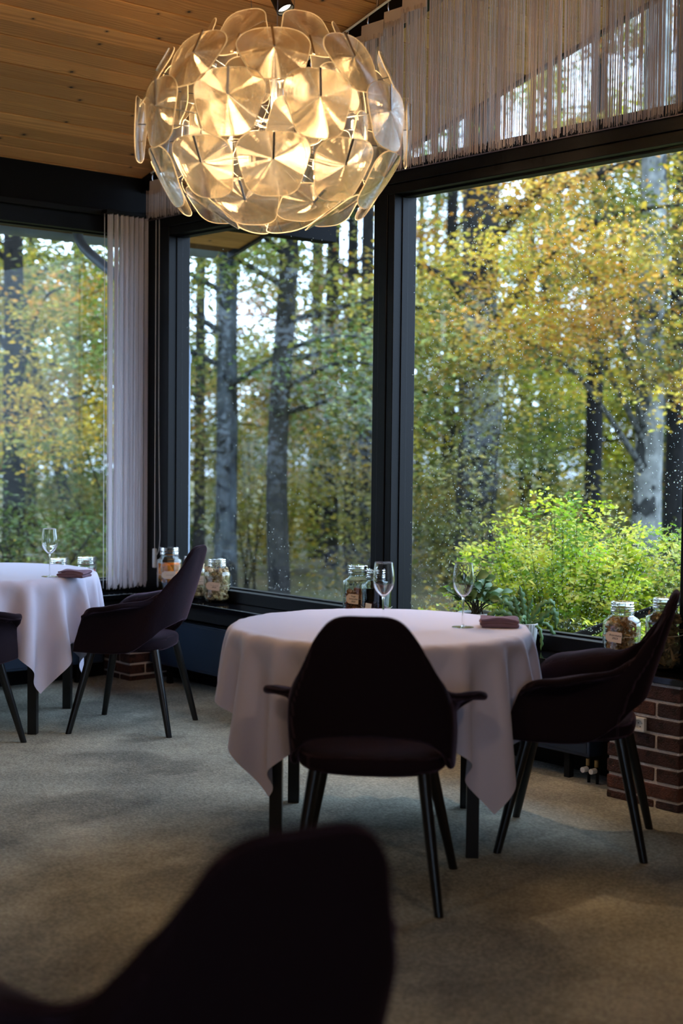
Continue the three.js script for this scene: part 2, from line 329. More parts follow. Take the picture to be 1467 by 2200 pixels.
// ---------------------------------------------------------------- armchairs: one upholstered shell that runs from arm to arm over a tall back, a seat, four splayed legs
const chairGeo = (() => {
  // control points of the shell's middle surface, from the middle of the back (first row) round to the front of an arm; bottom edge to top edge
  const half = [
    [[0, 0.55, -0.235], [0, 0.64, -0.262], [0, 0.75, -0.295], [0, 0.86, -0.326], [0, 0.935, -0.345]],
    [[0.085, 0.545, -0.23], [0.092, 0.64, -0.257], [0.096, 0.75, -0.291], [0.09, 0.85, -0.322], [0.083, 0.931, -0.342]],
    [[0.145, 0.535, -0.213], [0.158, 0.625, -0.240], [0.164, 0.735, -0.274], [0.146, 0.83, -0.304], [0.133, 0.894, -0.324]],
    [[0.193, 0.515, -0.183], [0.206, 0.60, -0.208], [0.21, 0.685, -0.236], [0.186, 0.762, -0.262], [0.167, 0.82, -0.284]],
    [[0.234, 0.47, -0.14], [0.243, 0.56, -0.16], [0.241, 0.64, -0.184], [0.226, 0.698, -0.206], [0.202, 0.738, -0.232]],
    [[0.25, 0.42, -0.07], [0.255, 0.53, -0.085], [0.251, 0.61, -0.11], [0.250, 0.65, -0.13], [0.262, 0.674, -0.155]],
    [[0.253, 0.406, 0.01], [0.259, 0.52, 0.005], [0.257, 0.603, -0.005], [0.282, 0.642, -0.02], [0.347, 0.659, -0.06]],
    [[0.249, 0.404, 0.09], [0.255, 0.51, 0.08], [0.255, 0.588, 0.068], [0.286, 0.628, 0.058], [0.368, 0.640, 0.03]],
    [[0.237, 0.404, 0.17], [0.244, 0.49, 0.155], [0.251, 0.562, 0.14], [0.276, 0.61, 0.128], [0.342, 0.63, 0.115]],
    [[0.226, 0.406, 0.245], [0.230, 0.45, 0.236], [0.238, 0.505, 0.217], [0.250, 0.556, 0.198], [0.283, 0.598, 0.176]],
  ];
  const rows = [...half.slice(1).reverse().map((r) => r.map(([x, y, z]) => [-x, y, z])), ...half], nU = rows.length - 1, nV = 4;
  const cr = (a, b, c, d, t) => 0.5 * (2 * b + (c - a) * t + (2 * a - 5 * b + 4 * c - d) * t * t + (3 * b - a - 3 * c + d) * t * t * t);
  const at1 = (list, f) => { const n = list.length - 1, i = Math.min(Math.floor(f), n - 1), t = f - i, P = (k) => k < 0 ? list[0].map((x, c) => 2 * x - list[1][c]) : k > n ? list[n].map((x, c) => 2 * x - list[n - 1][c]) : list[k]; const a = P(i - 1), b = P(i), c = P(i + 1), d = P(i + 2); return [0, 1, 2].map((k) => cr(a[k], b[k], c[k], d[k], t)); };
  const S = (u, v) => V(...at1(rows.map((r) => at1(r, v * nV)), u * nU));
  const grade = (n, e) => { const l = [...e]; for (let i = 1; i < n; i++) l.push(lerp(e[e.length - 1], 1 - e[e.length - 1], i / n)); return [...l, ...e.slice().reverse().map((x) => 1 - x)]; };
  const us = grade(88, [0, 0.0022, 0.0055, 0.01, 0.015]), vs = grade(22, [0, 0.007, 0.018, 0.034, 0.055]), T = 0.0135;
  const P = us.map((u) => vs.map((v) => S(u, v))), pos = [], idx = [], nu = us.length, nv = vs.length;
  const len = (a, b) => a.distanceTo(b);
  for (const side of [1, -1]) for (let i = 0; i < nu; i++) for (let j = 0; j < nv; j++) {
    const p = P[i][j], du = P[Math.min(i + 1, nu - 1)][j].clone().sub(P[Math.max(i - 1, 0)][j]), dv = P[i][Math.min(j + 1, nv - 1)].clone().sub(P[i][Math.max(j - 1, 0)]), n = du.cross(dv).normalize();
    const e = Math.min(len(p, P[i][0]), len(p, P[i][nv - 1]), len(p, P[0][j]), len(p, P[nu - 1][j]), (i === 0 || i === nu - 1 || j === 0 || j === nv - 1) ? 0 : 9), q = clamp(e / (T * 1.15), 0, 1), t = T * Math.sqrt(1 - (1 - q) * (1 - q));
    pos.push(p.x + n.x * t * side, p.y + n.y * t * side, p.z + n.z * t * side);
  }
  const id = (s, i, j) => s * nu * nv + i * nv + j;
  for (let i = 0; i < nu - 1; i++) for (let j = 0; j < nv - 1; j++) {
    idx.push(id(0, i, j), id(0, i + 1, j), id(0, i + 1, j + 1), id(0, i, j), id(0, i + 1, j + 1), id(0, i, j + 1));
    idx.push(id(1, i, j), id(1, i + 1, j + 1), id(1, i + 1, j), id(1, i, j), id(1, i, j + 1), id(1, i + 1, j + 1));
  }
  let g = new THREE.BufferGeometry(); g.setAttribute('position', new THREE.Float32BufferAttribute(pos, 3)); g.setIndex(idx);
  g = mergeVertices(g, 1e-6); g.computeVertexNormals(); uvBox(g);
  // seat: a thick rounded slab, dished a little
  const sp = [], si = [], nr = 18, na = 64, outline = (a) => { const c = Math.cos(a), s = Math.sin(a), e = 2 / 2.7; return [0.243 * Math.sign(c) * Math.pow(Math.abs(c), e), (s > 0 ? 0.24 : 0.208) * Math.sign(s) * Math.pow(Math.abs(s), e)]; };
  for (let r = 0; r <= nr; r++) for (let a = 0; a < na; a++) {
    const t = r / nr, ang = t * Math.PI, [ox, oz] = outline((a / na) * 2 * Math.PI), rad = Math.pow(Math.sin(ang), 0.42), up = Math.cos(ang);
    const sx = r === 0 || r === nr ? 0 : rad, y = 0.447 + (up > 0 ? 0.04 : 0.045) * Math.sign(up) * Math.pow(Math.abs(up), 0.55) - (up > 0 ? 0.006 * (1 - sx * sx) : 0);
    sp.push(ox * sx, y, oz * sx);
  }
  for (let r = 0; r < nr; r++) for (let a = 0; a < na; a++) { const b = (a + 1) % na, p = r * na + a, q = r * na + b, s = p + na, w = q + na; si.push(p, q, w, p, w, s); }
  let sg = new THREE.BufferGeometry(); sg.setAttribute('position', new THREE.Float32BufferAttribute(sp, 3)); sg.setIndex(si); sg = mergeVertices(sg, 1e-6); sg.computeVertexNormals(); uvBox(sg);
  const leg = (sx, sz) => taperTube([V(sx * 0.172, 0.42, sz * 0.162), V(sx * (sz > 0 ? 0.216 : 0.202), 0.2, sz * 0.212), V(sx * (sz > 0 ? 0.258 : 0.23), 0.0, sz * 0.256)], [0.0205, 0.0185, 0.0145], 6, 18);
  const pad = (sx, sz) => { const g2 = new THREE.CylinderGeometry(0.0145, 0.0145, 0.004, 16); g2.translate(sx * (sz > 0 ? 0.258 : 0.23), 0.002, sz * 0.256); return g2; };
  const legs = [[-1, 1], [1, 1], [-1, -1], [1, -1]].map(([a, b]) => { const l = leg(a, b), c = pad(a, b); return merge([l, c]); });
  return { shell: g, seat: sg, legs };
})();
function makeChair(label, x, z, fx, fz) {           // (fx, fz): the way the chair faces
  const t = thing('armchair', label, 'chair', [x, 0, z], Math.atan2(fx, fz), 'upholstered armchairs at the dining tables');
  part(t, 'seat_shell', chairGeo.shell, M.wool); part(t, 'seat', chairGeo.seat, M.wool);
  chairGeo.legs.forEach((l) => part(t, 'leg', l, M.leg));
  return t;
}
makeChair('dark plum armchair seen from behind, pushed up to the front of the centre table', 4.2165, 1.885, -0.676, -0.737);
makeChair('dark plum armchair right of the centre table, in front of the brick pier', 4.266, 0.907, -0.826, 0.563);
makeChair('dark plum armchair in side view beside the left table, back towards the string curtain corner', 1.481, 1.03, -0.785, 0.62);
makeChair('dark plum armchair cut off by the left photo edge, showing one arm and leg', 1.38, 2.01, -0.47, -0.883);
makeChair('large blurred dark armchair in the near foreground, only its back showing', 5.808, 3.731, -0.985, -0.17);

// ---------------------------------------------------------------- tables and their draped square cloths
const TOP = 0.77, TABLES = [[3.68, 1.37], [0.84, 1.53]];
const R_TABLE = 0.572;
const clothGeo = (() => {
  // a square of linen let fall over the round top: particles, distance constraints, contact with the top
  const N = 60, L = 1.60, h = L / N, n1 = N + 1, P = new Float32Array(n1 * n1 * 3), Q = new Float32Array(n1 * n1 * 3), cs = [];
  reseed(44);
  for (let i = 0; i <= N; i++) for (let j = 0; j <= N; j++) { const o = (i * n1 + j) * 3, a = (i / N - 0.5) * L, b = (j / N - 0.5) * L, c = Math.SQRT1_2; P[o] = (a - b) * c + 0.012; P[o + 1] = 0.002 + 0.02 * rnd(); P[o + 2] = (a + b) * c - 0.012; }
  Q.set(P);
  const onTop = new Uint8Array(n1 * n1); for (let k = 0; k < n1 * n1; k++) onTop[k] = Math.hypot(P[3 * k], P[3 * k + 2]) < R_TABLE - 0.02 ? 1 : 0;
  const add = (i, j, k, l, w) => { if (k <= N && l <= N && l >= 0) cs.push([(i * n1 + j) * 3, (k * n1 + l) * 3, h * Math.hypot(k - i, l - j), w]); };
  for (let i = 0; i <= N; i++) for (let j = 0; j <= N; j++) { add(i, j, i + 1, j, 1); add(i, j, i, j + 1, 1); add(i, j, i + 1, j + 1, 1); add(i, j, i + 1, j - 1, 1); add(i, j, i + 2, j, 0.04); add(i, j, i, j + 2, 0.04); }
  const A = Int32Array.from(cs.map((c) => c[0])), B = Int32Array.from(cs.map((c) => c[1])), D = Float32Array.from(cs.map((c) => c[2])), W = Float32Array.from(cs.map((c) => c[3]));
  const R = R_TABLE, g = 9.8 / 3600;
  for (let step = 0; step < 300; step++) {
    const damp = step < 200 ? 0.97 : 0.9;
    for (let o = 0; o < P.length; o += 3) for (let c = 0; c < 3; c++) { const v = (P[o + c] - Q[o + c]) * damp; Q[o + c] = P[o + c]; P[o + c] += v - (c === 1 ? g : 0); }
    for (let it = 0; it < 55; it++) {
      for (let k = 0; k < A.length; k++) {
        const a = A[k], b = B[k], dx = P[b] - P[a], dy = P[b + 1] - P[a + 1], dz = P[b + 2] - P[a + 2], d = Math.sqrt(dx * dx + dy * dy + dz * dz) || 1e-6, w = W[k];
        if (w < 0.2 && d > D[k]) continue;
        const f = 0.5 * w * (d - D[k]) / d; P[a] += dx * f; P[a + 1] += dy * f; P[a + 2] += dz * f; P[b] -= dx * f; P[b + 1] -= dy * f; P[b + 2] -= dz * f;
      }
      for (let o = 0; o < P.length; o += 3) {
        const r = Math.hypot(P[o], P[o + 2]);
        if (P[o + 1] < 0 && (onTop[o / 3] || r < R)) {
          if (onTop[o / 3] || (P[o + 1] > -0.012 && R - r > 0.004)) { P[o + 1] = 0; Q[o] += (P[o] - Q[o]) * 0.5; Q[o + 2] += (P[o + 2] - Q[o + 2]) * 0.5; }
          else if (P[o + 1] > -0.06 && r > 0.3) { const k = R / r; P[o] *= k; P[o + 2] *= k; }
        }
      }
    }
  }
  for (let it = 0; it < 1; it++) {
    Q.set(P);
    for (let i = 1; i < N; i++) for (let j = 1; j < N; j++) for (let c = 0; c < 3; c++) { const o = (i * n1 + j) * 3 + c; P[o] = Q[o] * 0.5 + 0.125 * (Q[o - 3] + Q[o + 3] + Q[o - 3 * n1] + Q[o + 3 * n1]); }
    for (let i = 1; i < N; i++) for (const [e, d] of [[i, 1], [N * n1 + i, 1], [i * n1, n1], [i * n1 + N, n1]]) for (let c = 0; c < 3; c++) P[e * 3 + c] = Q[e * 3 + c] * 0.5 + 0.25 * (Q[(e - d) * 3 + c] + Q[(e + d) * 3 + c]);
  }
  // refine with a Catmull-Rom pass so that folds shade smoothly
  const F = 3, m = N * F, pos = new Float32Array((m + 1) * (m + 1) * 3), uv = new Float32Array((m + 1) * (m + 1) * 2), idx = [];
  const cr = (a, b, c, d, t) => 0.5 * (2 * b + (c - a) * t + (2 * a - 5 * b + 4 * c - d) * t * t + (3 * b - a - 3 * c + d) * t * t * t), cl = (k) => Math.max(0, Math.min(N, k));
  for (let i = 0; i <= m; i++) for (let j = 0; j <= m; j++) {
    const fi = Math.min(i / F, N - 1e-6), fj = Math.min(j / F, N - 1e-6), a = Math.floor(fi), b = Math.floor(fj), s = fi - a, t = fj - b;
    for (let c = 0; c < 3; c++) {
      const row = [-1, 0, 1, 2].map((k) => { const r = cl(a + k) * n1; return cr(...[-1, 0, 1, 2].map((l) => P[(r + cl(b + l)) * 3 + c]), t); });
      pos[(i * (m + 1) + j) * 3 + c] = cr(...row, s) + (c === 1 ? 0.0015 : 0);
    }
    uv[(i * (m + 1) + j) * 2] = i / m * L; uv[(i * (m + 1) + j) * 2 + 1] = j / m * L;
  }
  for (let i = 0; i < m; i++) for (let j = 0; j < m; j++) { const p = i * (m + 1) + j; idx.push(p, p + 1, p + m + 2, p, p + m + 2, p + m + 1); }
  const out = new THREE.BufferGeometry(); out.setAttribute('position', new THREE.BufferAttribute(pos, 3)); out.setAttribute('uv', new THREE.BufferAttribute(uv, 2)); out.setIndex(idx); out.computeVertexNormals(); return out;
})();
TABLES.forEach(([x, z], i) => {
  const t = thing('dining_table', i ? 'round black-legged dining table under its white cloth at the left edge' : 'round black-legged dining table under its white cloth in the centre of the room', 'table', [x, 0, z], 0, 'cloth-covered round dining tables');
  const top = lathe([[0, -0.03], [R_TABLE - 0.03, -0.036], [R_TABLE - 0.022, -0.03], [R_TABLE - 0.02, -0.022], [R_TABLE - 0.026, -0.014], [0, -0.012]], 72);
  part(t, 'tabletop', top, M.tableWood, [0, TOP, 0]);
  for (const [dx, dz] of [[0.497, 0], [-0.497, 0], [0, 0.49], [0, -0.485]]) part(t, 'leg', rbox(-0.0225, 0.0225, 0, TOP - 0.03, -0.0225, 0.0225, 0.002), M.leg, [dx, 0, dz], [0, Math.PI / 4, 0]);
  const c = shade(new THREE.Mesh(clothGeo, M.linen)); c.name = numbered('tablecloth'); c.position.set(x, TOP, z); c.rotation.y = i ? Math.PI / 2 : 0; scene.add(c);
  tag(c, i ? 'white linen cloth hanging in folds over the left table' : 'white linen cloth hanging in folds and corner points over the centre table', 'tablecloth', 'white tablecloths');
});

// ---------------------------------------------------------------- the autumn wood outside
const leafGeo = (w, l, fold) => {
  const g = new THREE.BufferGeometry(), p = [0, 0, 0, -w / 2, fold, l * 0.42, w / 2, fold, l * 0.42, 0, 0, l, 0, -fold * 0.3, l * 0.45];
  g.setAttribute('position', new THREE.Float32BufferAttribute(p, 3)); g.setIndex([0, 1, 4, 1, 3, 4, 0, 4, 2, 4, 3, 2]); g.computeVertexNormals(); return g;
};
const leafMat = (c) => phy({ color: c ?? 0xffffff, roughness: 1, vertexColors: true, transmission: 0.45, thickness: 0, specularIntensity: 0.5, side: THREE.DoubleSide });
M.leaf = leafMat(); M.leafBush = leafMat();
const PAL = {
  olive: [[0.14, 0.14, 0.02], [0.23, 0.2, 0.03], [0.08, 0.095, 0.018], [0.32, 0.23, 0.035], [0.17, 0.18, 0.02]],
  gold: [[0.52, 0.36, 0.035], [0.42, 0.27, 0.03], [0.56, 0.43, 0.05], [0.28, 0.23, 0.03], [0.46, 0.24, 0.035]],
  rust: [[0.30, 0.13, 0.035], [0.22, 0.10, 0.03], [0.36, 0.19, 0.04], [0.16, 0.12, 0.03]],
  yellow: [[0.55, 0.48, 0.04], [0.40, 0.40, 0.035], [0.6, 0.44, 0.04], [0.26, 0.3, 0.03]],
  green: [[0.09, 0.14, 0.025], [0.06, 0.1, 0.02], [0.14, 0.19, 0.03], [0.2, 0.2, 0.035]],
};
const bark = (r, g, b, s) => std({ roughness: 1, bumpScale: 0.02, bumpMap: grain, map: texture(128, 256, (u, v, c) => { const k = 0.55 + 0.6 * fbm(u, v, 7, 7, 4, s) + 0.4 * (fbm(u, v, 30, 12, 2, s + 5) - 0.5), d = fbm(u, v, 9, 6, 3, s + 9) > 0.62 ? 0.42 : 1; c[0] = r * k * d; c[1] = g * k * d; c[2] = b * k * d; }, { repeat: [7, 1] }) });
const BARK = { dark: bark(36, 33, 30, 700), grey: bark(84, 92, 98, 720), pale: bark(156, 158, 152, 740), mid: bark(50, 48, 46, 760) };
const mtx = new THREE.Matrix4(), qt = new THREE.Quaternion(), eu = new THREE.Euler(), sc3 = V(1, 1, 1), colr = new THREE.Color();
// a spray of leaves within a unit ball, flattened; the shades of single leaves are vertex colours
function sprayGeo(n, leaf, size, squash) {
  const src = leaf.toNonIndexed(), sp = src.attributes.position, sn = src.attributes.normal, m = sp.count, pos = new Float32Array(n * m * 3), nor = new Float32Array(n * m * 3), col = new Float32Array(n * m * 3), p = V(0, 0, 0), nn = V(0, 0, 0);
  for (let k = 0; k < n; k++) {
    const d = V(gauss(), gauss() * squash, gauss()).multiplyScalar(0.72), s = size * rr(0.7, 1.3), b = rr(0.7, 1.3), w = rr(0.85, 1.2);
    qt.setFromEuler(eu.set(rr(-0.9, 0.9), rr(0, 6.283), rr(-0.9, 0.9)));
    for (let i = 0; i < m; i++) {
      p.fromBufferAttribute(sp, i).multiplyScalar(s).applyQuaternion(qt).add(d); nn.fromBufferAttribute(sn, i).applyQuaternion(qt);
      const o = (k * m + i) * 3; p.toArray(pos, o); nn.toArray(nor, o); col[o] = b * w; col[o + 1] = b; col[o + 2] = b * (2 - w);
    }
  }
  const g = new THREE.BufferGeometry(); g.setAttribute('position', new THREE.BufferAttribute(pos, 3)); g.setAttribute('normal', new THREE.BufferAttribute(nor, 3)); g.setAttribute('color', new THREE.BufferAttribute(col, 3)); return g;
}
// foliage: sprays put round the given centres, each with its own colour
function foliage(parent, clumps, sprays, mat, palette, light = 1) {
  const lists = sprays.map(() => []);
  clumps.forEach((c) => lists[Math.floor(rnd() * sprays.length)].push(c));
  lists.forEach((list, v) => {
    if (!list.length) return;
    const m = new THREE.InstancedMesh(sprays[v], mat, list.length); shade(m); m.name = 'foliage'; m.userData.kind = 'stuff';
    list.forEach(([c, r, pal], n) => {
      const q = (pal ?? palette)[Math.floor(rnd() * (pal ?? palette).length)], b = rr(0.8, 1.2) * light;
      mtx.compose(c, qt.setFromEuler(eu.set(rr(-0.2, 0.2), rr(0, 6.283), rr(-0.2, 0.2))), sc3.set(r, r, r)); m.setMatrixAt(n, mtx); m.setColorAt(n, colr.setRGB(q[0] * b, q[1] * b, q[2] * b));
    });
    parent.add(m);
  });
}
const LEAF = leafGeo(0.6, 1, 0.08);
reseed(77);
const SPRAY = [0, 1, 2, 3].map(() => sprayGeo(150, LEAF, 0.11, 0.55)), SPRAYFAR = [0, 1, 2].map(() => sprayGeo(105, LEAF, 0.165, 0.55));
function makeTree(o) {
  const { x, z, r, h = 15, lean = [0, 0], palette, barkMat, branches = 13, from = 2.2, reach = 3.3, clumpsPer = 7, sprays = SPRAY, label, group } = o;
  const y0 = groundY(x, z), t = thing('tree', label, 'tree', [x, y0, z], 0, group);
  const top = V(lean[0] * h, h, lean[1] * h), mid = V(lean[0] * h * 0.42 + (o.bend ?? 0), h * 0.33, lean[1] * h * 0.42);
  const pts = [V(0, -0.1, 0), V(mid.x * 0.5 - (o.bend ?? 0) * 0.4, h * 0.16, mid.z * 0.5), mid, V(lerp(mid.x, top.x, 0.5) - (o.bend ?? 0) * 0.3, h * 0.62, lerp(mid.z, top.z, 0.5)), top];
  part(t, 'trunk', taperTube(pts, [r * 1.25, r * 1.02, r * 0.92, r * 0.6, r * 0.1], 26, 11, 0.05), barkMat);
  const curve = new THREE.CatmullRomCurve3(pts), clumps = [];
  for (let b = 0; b < branches; b++) {
    const hh = lerp(from, h * 0.92, Math.pow((b + rnd() * 0.6) / branches, 1.25)), p = curve.getPoint(clamp(hh / h, 0, 1)), a = o.toward !== undefined && rnd() < 0.5 ? o.toward + rr(-0.9, 0.9) : rr(0, 6.283), L = reach * rr(0.6, 1.15) * (1 - 0.45 * hh / h), up = rr(0.0, 0.45) * L;
    const e = V(p.x + Math.cos(a) * L, p.y + up, p.z + Math.sin(a) * L), m1 = p.clone().lerp(e, 0.5); m1.y += 0.18 * L * rr(0.2, 1);
    part(t, 'branch', taperTube([p, m1, e], [r * 0.34, r * 0.2, r * 0.04], 10, 6), barkMat);
    const bc = new THREE.CatmullRomCurve3([p, m1, e]);
    for (let k = 0; k < clumpsPer; k++) { const q = bc.getPoint(0.3 + 0.7 * (k + rnd()) / clumpsPer); clumps.push([V(q.x + rr(-0.5, 0.5), q.y - rr(0, 0.5), q.z + rr(-0.5, 0.5)), rr(0.55, 0.85), o.mix && rnd() < 0.35 ? o.mix : null]); }
  }
  for (const [ex, ey, ez] of o.boughs ?? []) {       // low boughs reaching towards the house
    const e = V(ex - x, ey - y0, ez - z), p = curve.getPoint(clamp((e.y - 0.6) / h, 0, 1)), m1 = p.clone().lerp(e, 0.5); m1.y += 0.35;
    part(t, 'branch', taperTube([p, m1, e], [r * 0.3, r * 0.18, r * 0.04], 10, 6), barkMat);
    for (let k = 0; k < 9; k++) { const q = m1.clone().lerp(e, 0.2 + 0.9 * rnd()); clumps.push([V(q.x + rr(-0.45, 0.45), q.y + rr(-0.4, 0.3), q.z + rr(-0.45, 0.45)), rr(0.45, 0.7), PAL.gold]); }
  }
  foliage(t, clumps, sprays, M.leaf, palette, o.light ?? 1.25);
  return t;
}
const BOUGHS = [[-2.03, 3.77, -6.21], [-1.37, 3.88, -6.21], [-2.59, 3.26, -6.29], [-2.87, 2.79, -6.24], [-1.92, 3.36, -6.46]];
reseed(2024);
const T = (label, x, z, r, o = {}) => makeTree({ label, x, z, r, palette: PAL.olive, barkMat: BARK.dark, ...o });
T('stout beech trunk, dark above and grey-blue below, left of centre in the big right window', -4.84, -8.17, 0.23, { barkMat: BARK.mid, h: 17, palette: PAL.gold, mix: PAL.olive, branches: 14, from: 4.2, reach: 3.9, toward: 0.8, clumpsPer: 7 });
T('pale grey trunk with brown patches near the right edge of the big window', -2.80, -8.98, 0.15, { barkMat: BARK.pale, h: 16, palette: PAL.olive, mix: PAL.gold, branches: 9, from: 4.4, boughs: BOUGHS });
T('slim dark trunk between the stout trunk and the pale trunk', -5.78, -11.66, 0.115, { h: 16, palette: PAL.olive, mix: PAL.rust, from: 5 });
T('dark trunk at the far right edge of the big window', -3.78, -10.9, 0.125, { h: 16, palette: PAL.rust, mix: PAL.olive, from: 4.2 });
T('curved dark trunk in the middle of the left gable window', -4.91, -5.05, 0.108, { barkMat: BARK.mid, h: 13, lean: [-0.02, 0.012], bend: 0.3, palette: PAL.olive, mix: PAL.green, from: 3.6, reach: 2.8 });
T('straight grey trunk at the left of the left gable window', -6.12, -5.19, 0.115, { barkMat: BARK.grey, h: 15, palette: PAL.green, mix: PAL.olive, from: 4.2 });
T('thin dark sapling beside the zinc downpipe', -12.07, -9.04, 0.085, { h: 12, palette: PAL.olive, from: 3 });
T('dark forked tree behind the left table, in the left wall window', -10.51, -4.73, 0.14, { h: 14, palette: PAL.gold, mix: PAL.olive, from: 2.8, reach: 3.8, branches: 18 });
T('leaning slim tree behind the string curtain in the left wall window', -11.57, -6.57, 0.08, { h: 13, lean: [-0.12, 0.14], palette: PAL.olive, mix: PAL.rust, from: 3 });
T('narrow dark trunk just left of the black mullion', -10.39, -10.96, 0.095, { h: 15, palette: PAL.green, from: 3 });
T('dark trunk half hidden by the black mullion', -8.74, -9.8, 0.1, { h: 15, palette: PAL.olive, mix: PAL.yellow, from: 3.4 });
T('slim trunk right of the black mullion, behind the stout trunk', -9.3, -12.2, 0.1, { h: 15, palette: PAL.green, mix: PAL.olive, from: 3 });
// the wood behind: trees that nothing tells apart
const farSpots = [[-12.46, -17.72], [-14.04, -20.48], [-16, -9], [-18.5, -12], [-15.5, -14.5], [-20, -6], [-10.5, -19], [-8.5, -17], [-7.4, -20.5], [-21, -16], [-17, -19], [-23, -9.5], [-12, -24], [-19.5, -22], [-5.6, -16.5], [-25, -13], [-16.5, -3.4], [-14, -6.6], [-9.8, -15.2], [-12.8, -12.6], [-3.6, -19.5], [-8.8, -25]];
for (const [x, z] of farSpots) makeTree({ label: 'slim woodland tree standing far back among many others', group: 'distant trees of the wood', x, z, r: rr(0.08, 0.15), h: rr(13, 17), palette: [PAL.olive, PAL.green, PAL.yellow, PAL.gold, PAL.rust][Math.floor(rnd() * 5)], mix: PAL.olive, barkMat: rnd() < 0.25 ? BARK.grey : BARK.dark, branches: 13, from: 2.8, reach: 3.2, clumpsPer: 7, sprays: SPRAYFAR });
// more of the wood beyond the left wall, seen only as reflections in the gable windows
for (const [x, z] of [[-5, 3.2], [-7.5, 0.5], [-8, 5.5], [-6, 8.5], [-11, 3], [-12, 8], [-9, 12], [-15, 0.5], [-16, 6], [-15, 12]]) makeTree({ label: 'woodland tree beyond the left wall, seen only as a reflection', group: 'trees beyond the left wall', x, z, r: rr(0.1, 0.16), h: rr(13, 16), palette: [PAL.olive, PAL.gold, PAL.green][Math.floor(rnd() * 3)], mix: PAL.olive, barkMat: BARK.dark, branches: 17, from: 0.5, reach: 3.6, clumpsPer: 6, sprays: SPRAYFAR });
// undergrowth
const shrubSpots = [];
for (let k = 0; k < 400 && shrubSpots.length < 40; k++) { const a = rr(0.5, 1.28), d = rr(14, 34), p = [7.6 - Math.cos(a) * d, 5 - Math.sin(a) * d]; if (shrubSpots.every((q) => Math.hypot(q[0] - p[0], q[1] - p[1]) > 2.3)) shrubSpots.push(p); }
for (const [x, z] of shrubSpots) {
  if (x > -2 && z > -4) continue;
  const y = groundY(x, z), kind = [0, 2, 1, 0, 2][Math.floor(rnd() * 5)], hue = ['olive', 'yellow-leaved', 'green'][kind], pal = [PAL.olive, PAL.yellow, PAL.green][kind], t = thing('undergrowth_shrub', 'loose ' + hue + ' shrub of the undergrowth between the trunks', 'shrub', [x, y, z], 0, hue + ' undergrowth shrubs of the wood'), clumps = [], hh = rr(1.2, 2.8);
  for (let b = 0; b < 5; b++) {
    const e = V(rr(-1, 1), hh * rr(0.6, 1), rr(-1, 1));
    part(t, 'stem', taperTube([V(rr(-0.1, 0.1), -0.1, rr(-0.1, 0.1)), V(e.x * 0.4, e.y * 0.5, e.z * 0.4), e], [0.02, 0.014, 0.004], 6, 5), BARK.dark);
    for (let k = 0; k < 4; k++) clumps.push([V(e.x * (0.4 + 0.2 * k) + rr(-0.3, 0.3), e.y * (0.25 + 0.22 * k), e.z * (0.4 + 0.2 * k) + rr(-0.3, 0.3)), rr(0.4, 0.8), null]);
  }
  foliage(t, clumps, Math.hypot(x - 7.6, z - 5) < 22 ? SPRAY : SPRAYFAR, M.leaf, pal, kind === 1 ? 0.75 : 0.85);
}
// a thicket closes the view far back between the trunks
for (let k = 0; k < 17; k++) {
  const a = 0.46 + 0.86 * (k + rr(0.2, 0.8)) / 17, d = rr(37, 45), x = 7.6 - Math.cos(a) * d, z = 5 - Math.sin(a) * d, y = groundY(x, z), w = rr(2.2, 2.9), hh = rr(4.2, 7), clumps = [], pal = [PAL.yellow, PAL.olive, PAL.green, PAL.gold][Math.floor(rnd() * 4)];
  const t = thing('thicket', 'blurred distant thicket closing the view between the trunks', 'shrub', [x, y, z], 0, 'distant thickets behind the wood');
  part(t, 'stem', taperTube([V(0, -0.1, 0), V(0.2, hh * 0.5, 0.1), V(0.1, hh * 0.95, 0)], [0.09, 0.06, 0.02], 8, 6), BARK.dark);
  for (let c = 0; c < 26; c++) { const q = rr(0, 6.283), r = w * Math.sqrt(rnd()), v = rnd(); clumps.push([V(Math.cos(q) * r * (1 - 0.4 * v), 0.4 + v * hh, Math.sin(q) * r * (1 - 0.4 * v)), rr(0.9, 1.3), null]); }
  foliage(t, clumps, SPRAYFAR, M.leaf, pal, 1.2);
}
// the bright garden shrubs right outside the big window
const LIME = [[0.52, 0.64, 0.03], [0.7, 0.74, 0.07], [0.28, 0.44, 0.025], [0.72, 0.68, 0.14], [0.16, 0.28, 0.03]], LIMEPALE = [[0.76, 0.76, 0.2], [0.6, 0.68, 0.1], [0.78, 0.72, 0.3], [0.36, 0.46, 0.07], [0.22, 0.32, 0.06]];
const BLEAF = leafGeo(0.5, 1, 0.06);
const SPRAYBUSH = [0, 1, 2].map(() => sprayGeo(26, BLEAF, 0.41, 0.7));
function bush(label, x, z, w, d, h, pal, n, size) {
  const y = groundY(x, z), t = thing('garden_shrub', label, 'shrub', [x, y, z]), clumps = [];
  for (let b = 0; b < n; b++) {
    const a = rr(0, 6.283), q = Math.sqrt(rnd()), ex = Math.cos(a) * q * w, ez = Math.sin(a) * q * d, ey = h * (0.55 + 0.45 * Math.sqrt(1 - q * q * 0.85)) * rr(0.76, 1.06), e = V(ex, ey, ez), m = V(ex * 0.45, ey * 0.5, ez * 0.45);
    part(t, 'stem', taperTube([V(ex * 0.12, -0.05, ez * 0.12), m, e], [0.006, 0.0045, 0.0015], 8, 5), M.twig ??= std({ color: 0x4a5222, roughness: 0.9 }));
    const c = new THREE.CatmullRomCurve3([V(ex * 0.12, 0, ez * 0.12), m, e]);
    for (let k = 0; k < 12; k++) { const p = c.getPoint(0.22 + 0.78 * (k + rnd()) / 12); clumps.push([p.add(V(rr(-0.09, 0.09), rr(-0.04, 0.04), rr(-0.09, 0.09))), rr(0.085, 0.11), null]); }
  }
  foliage(t, clumps, SPRAYBUSH, M.leafBush, pal);
}
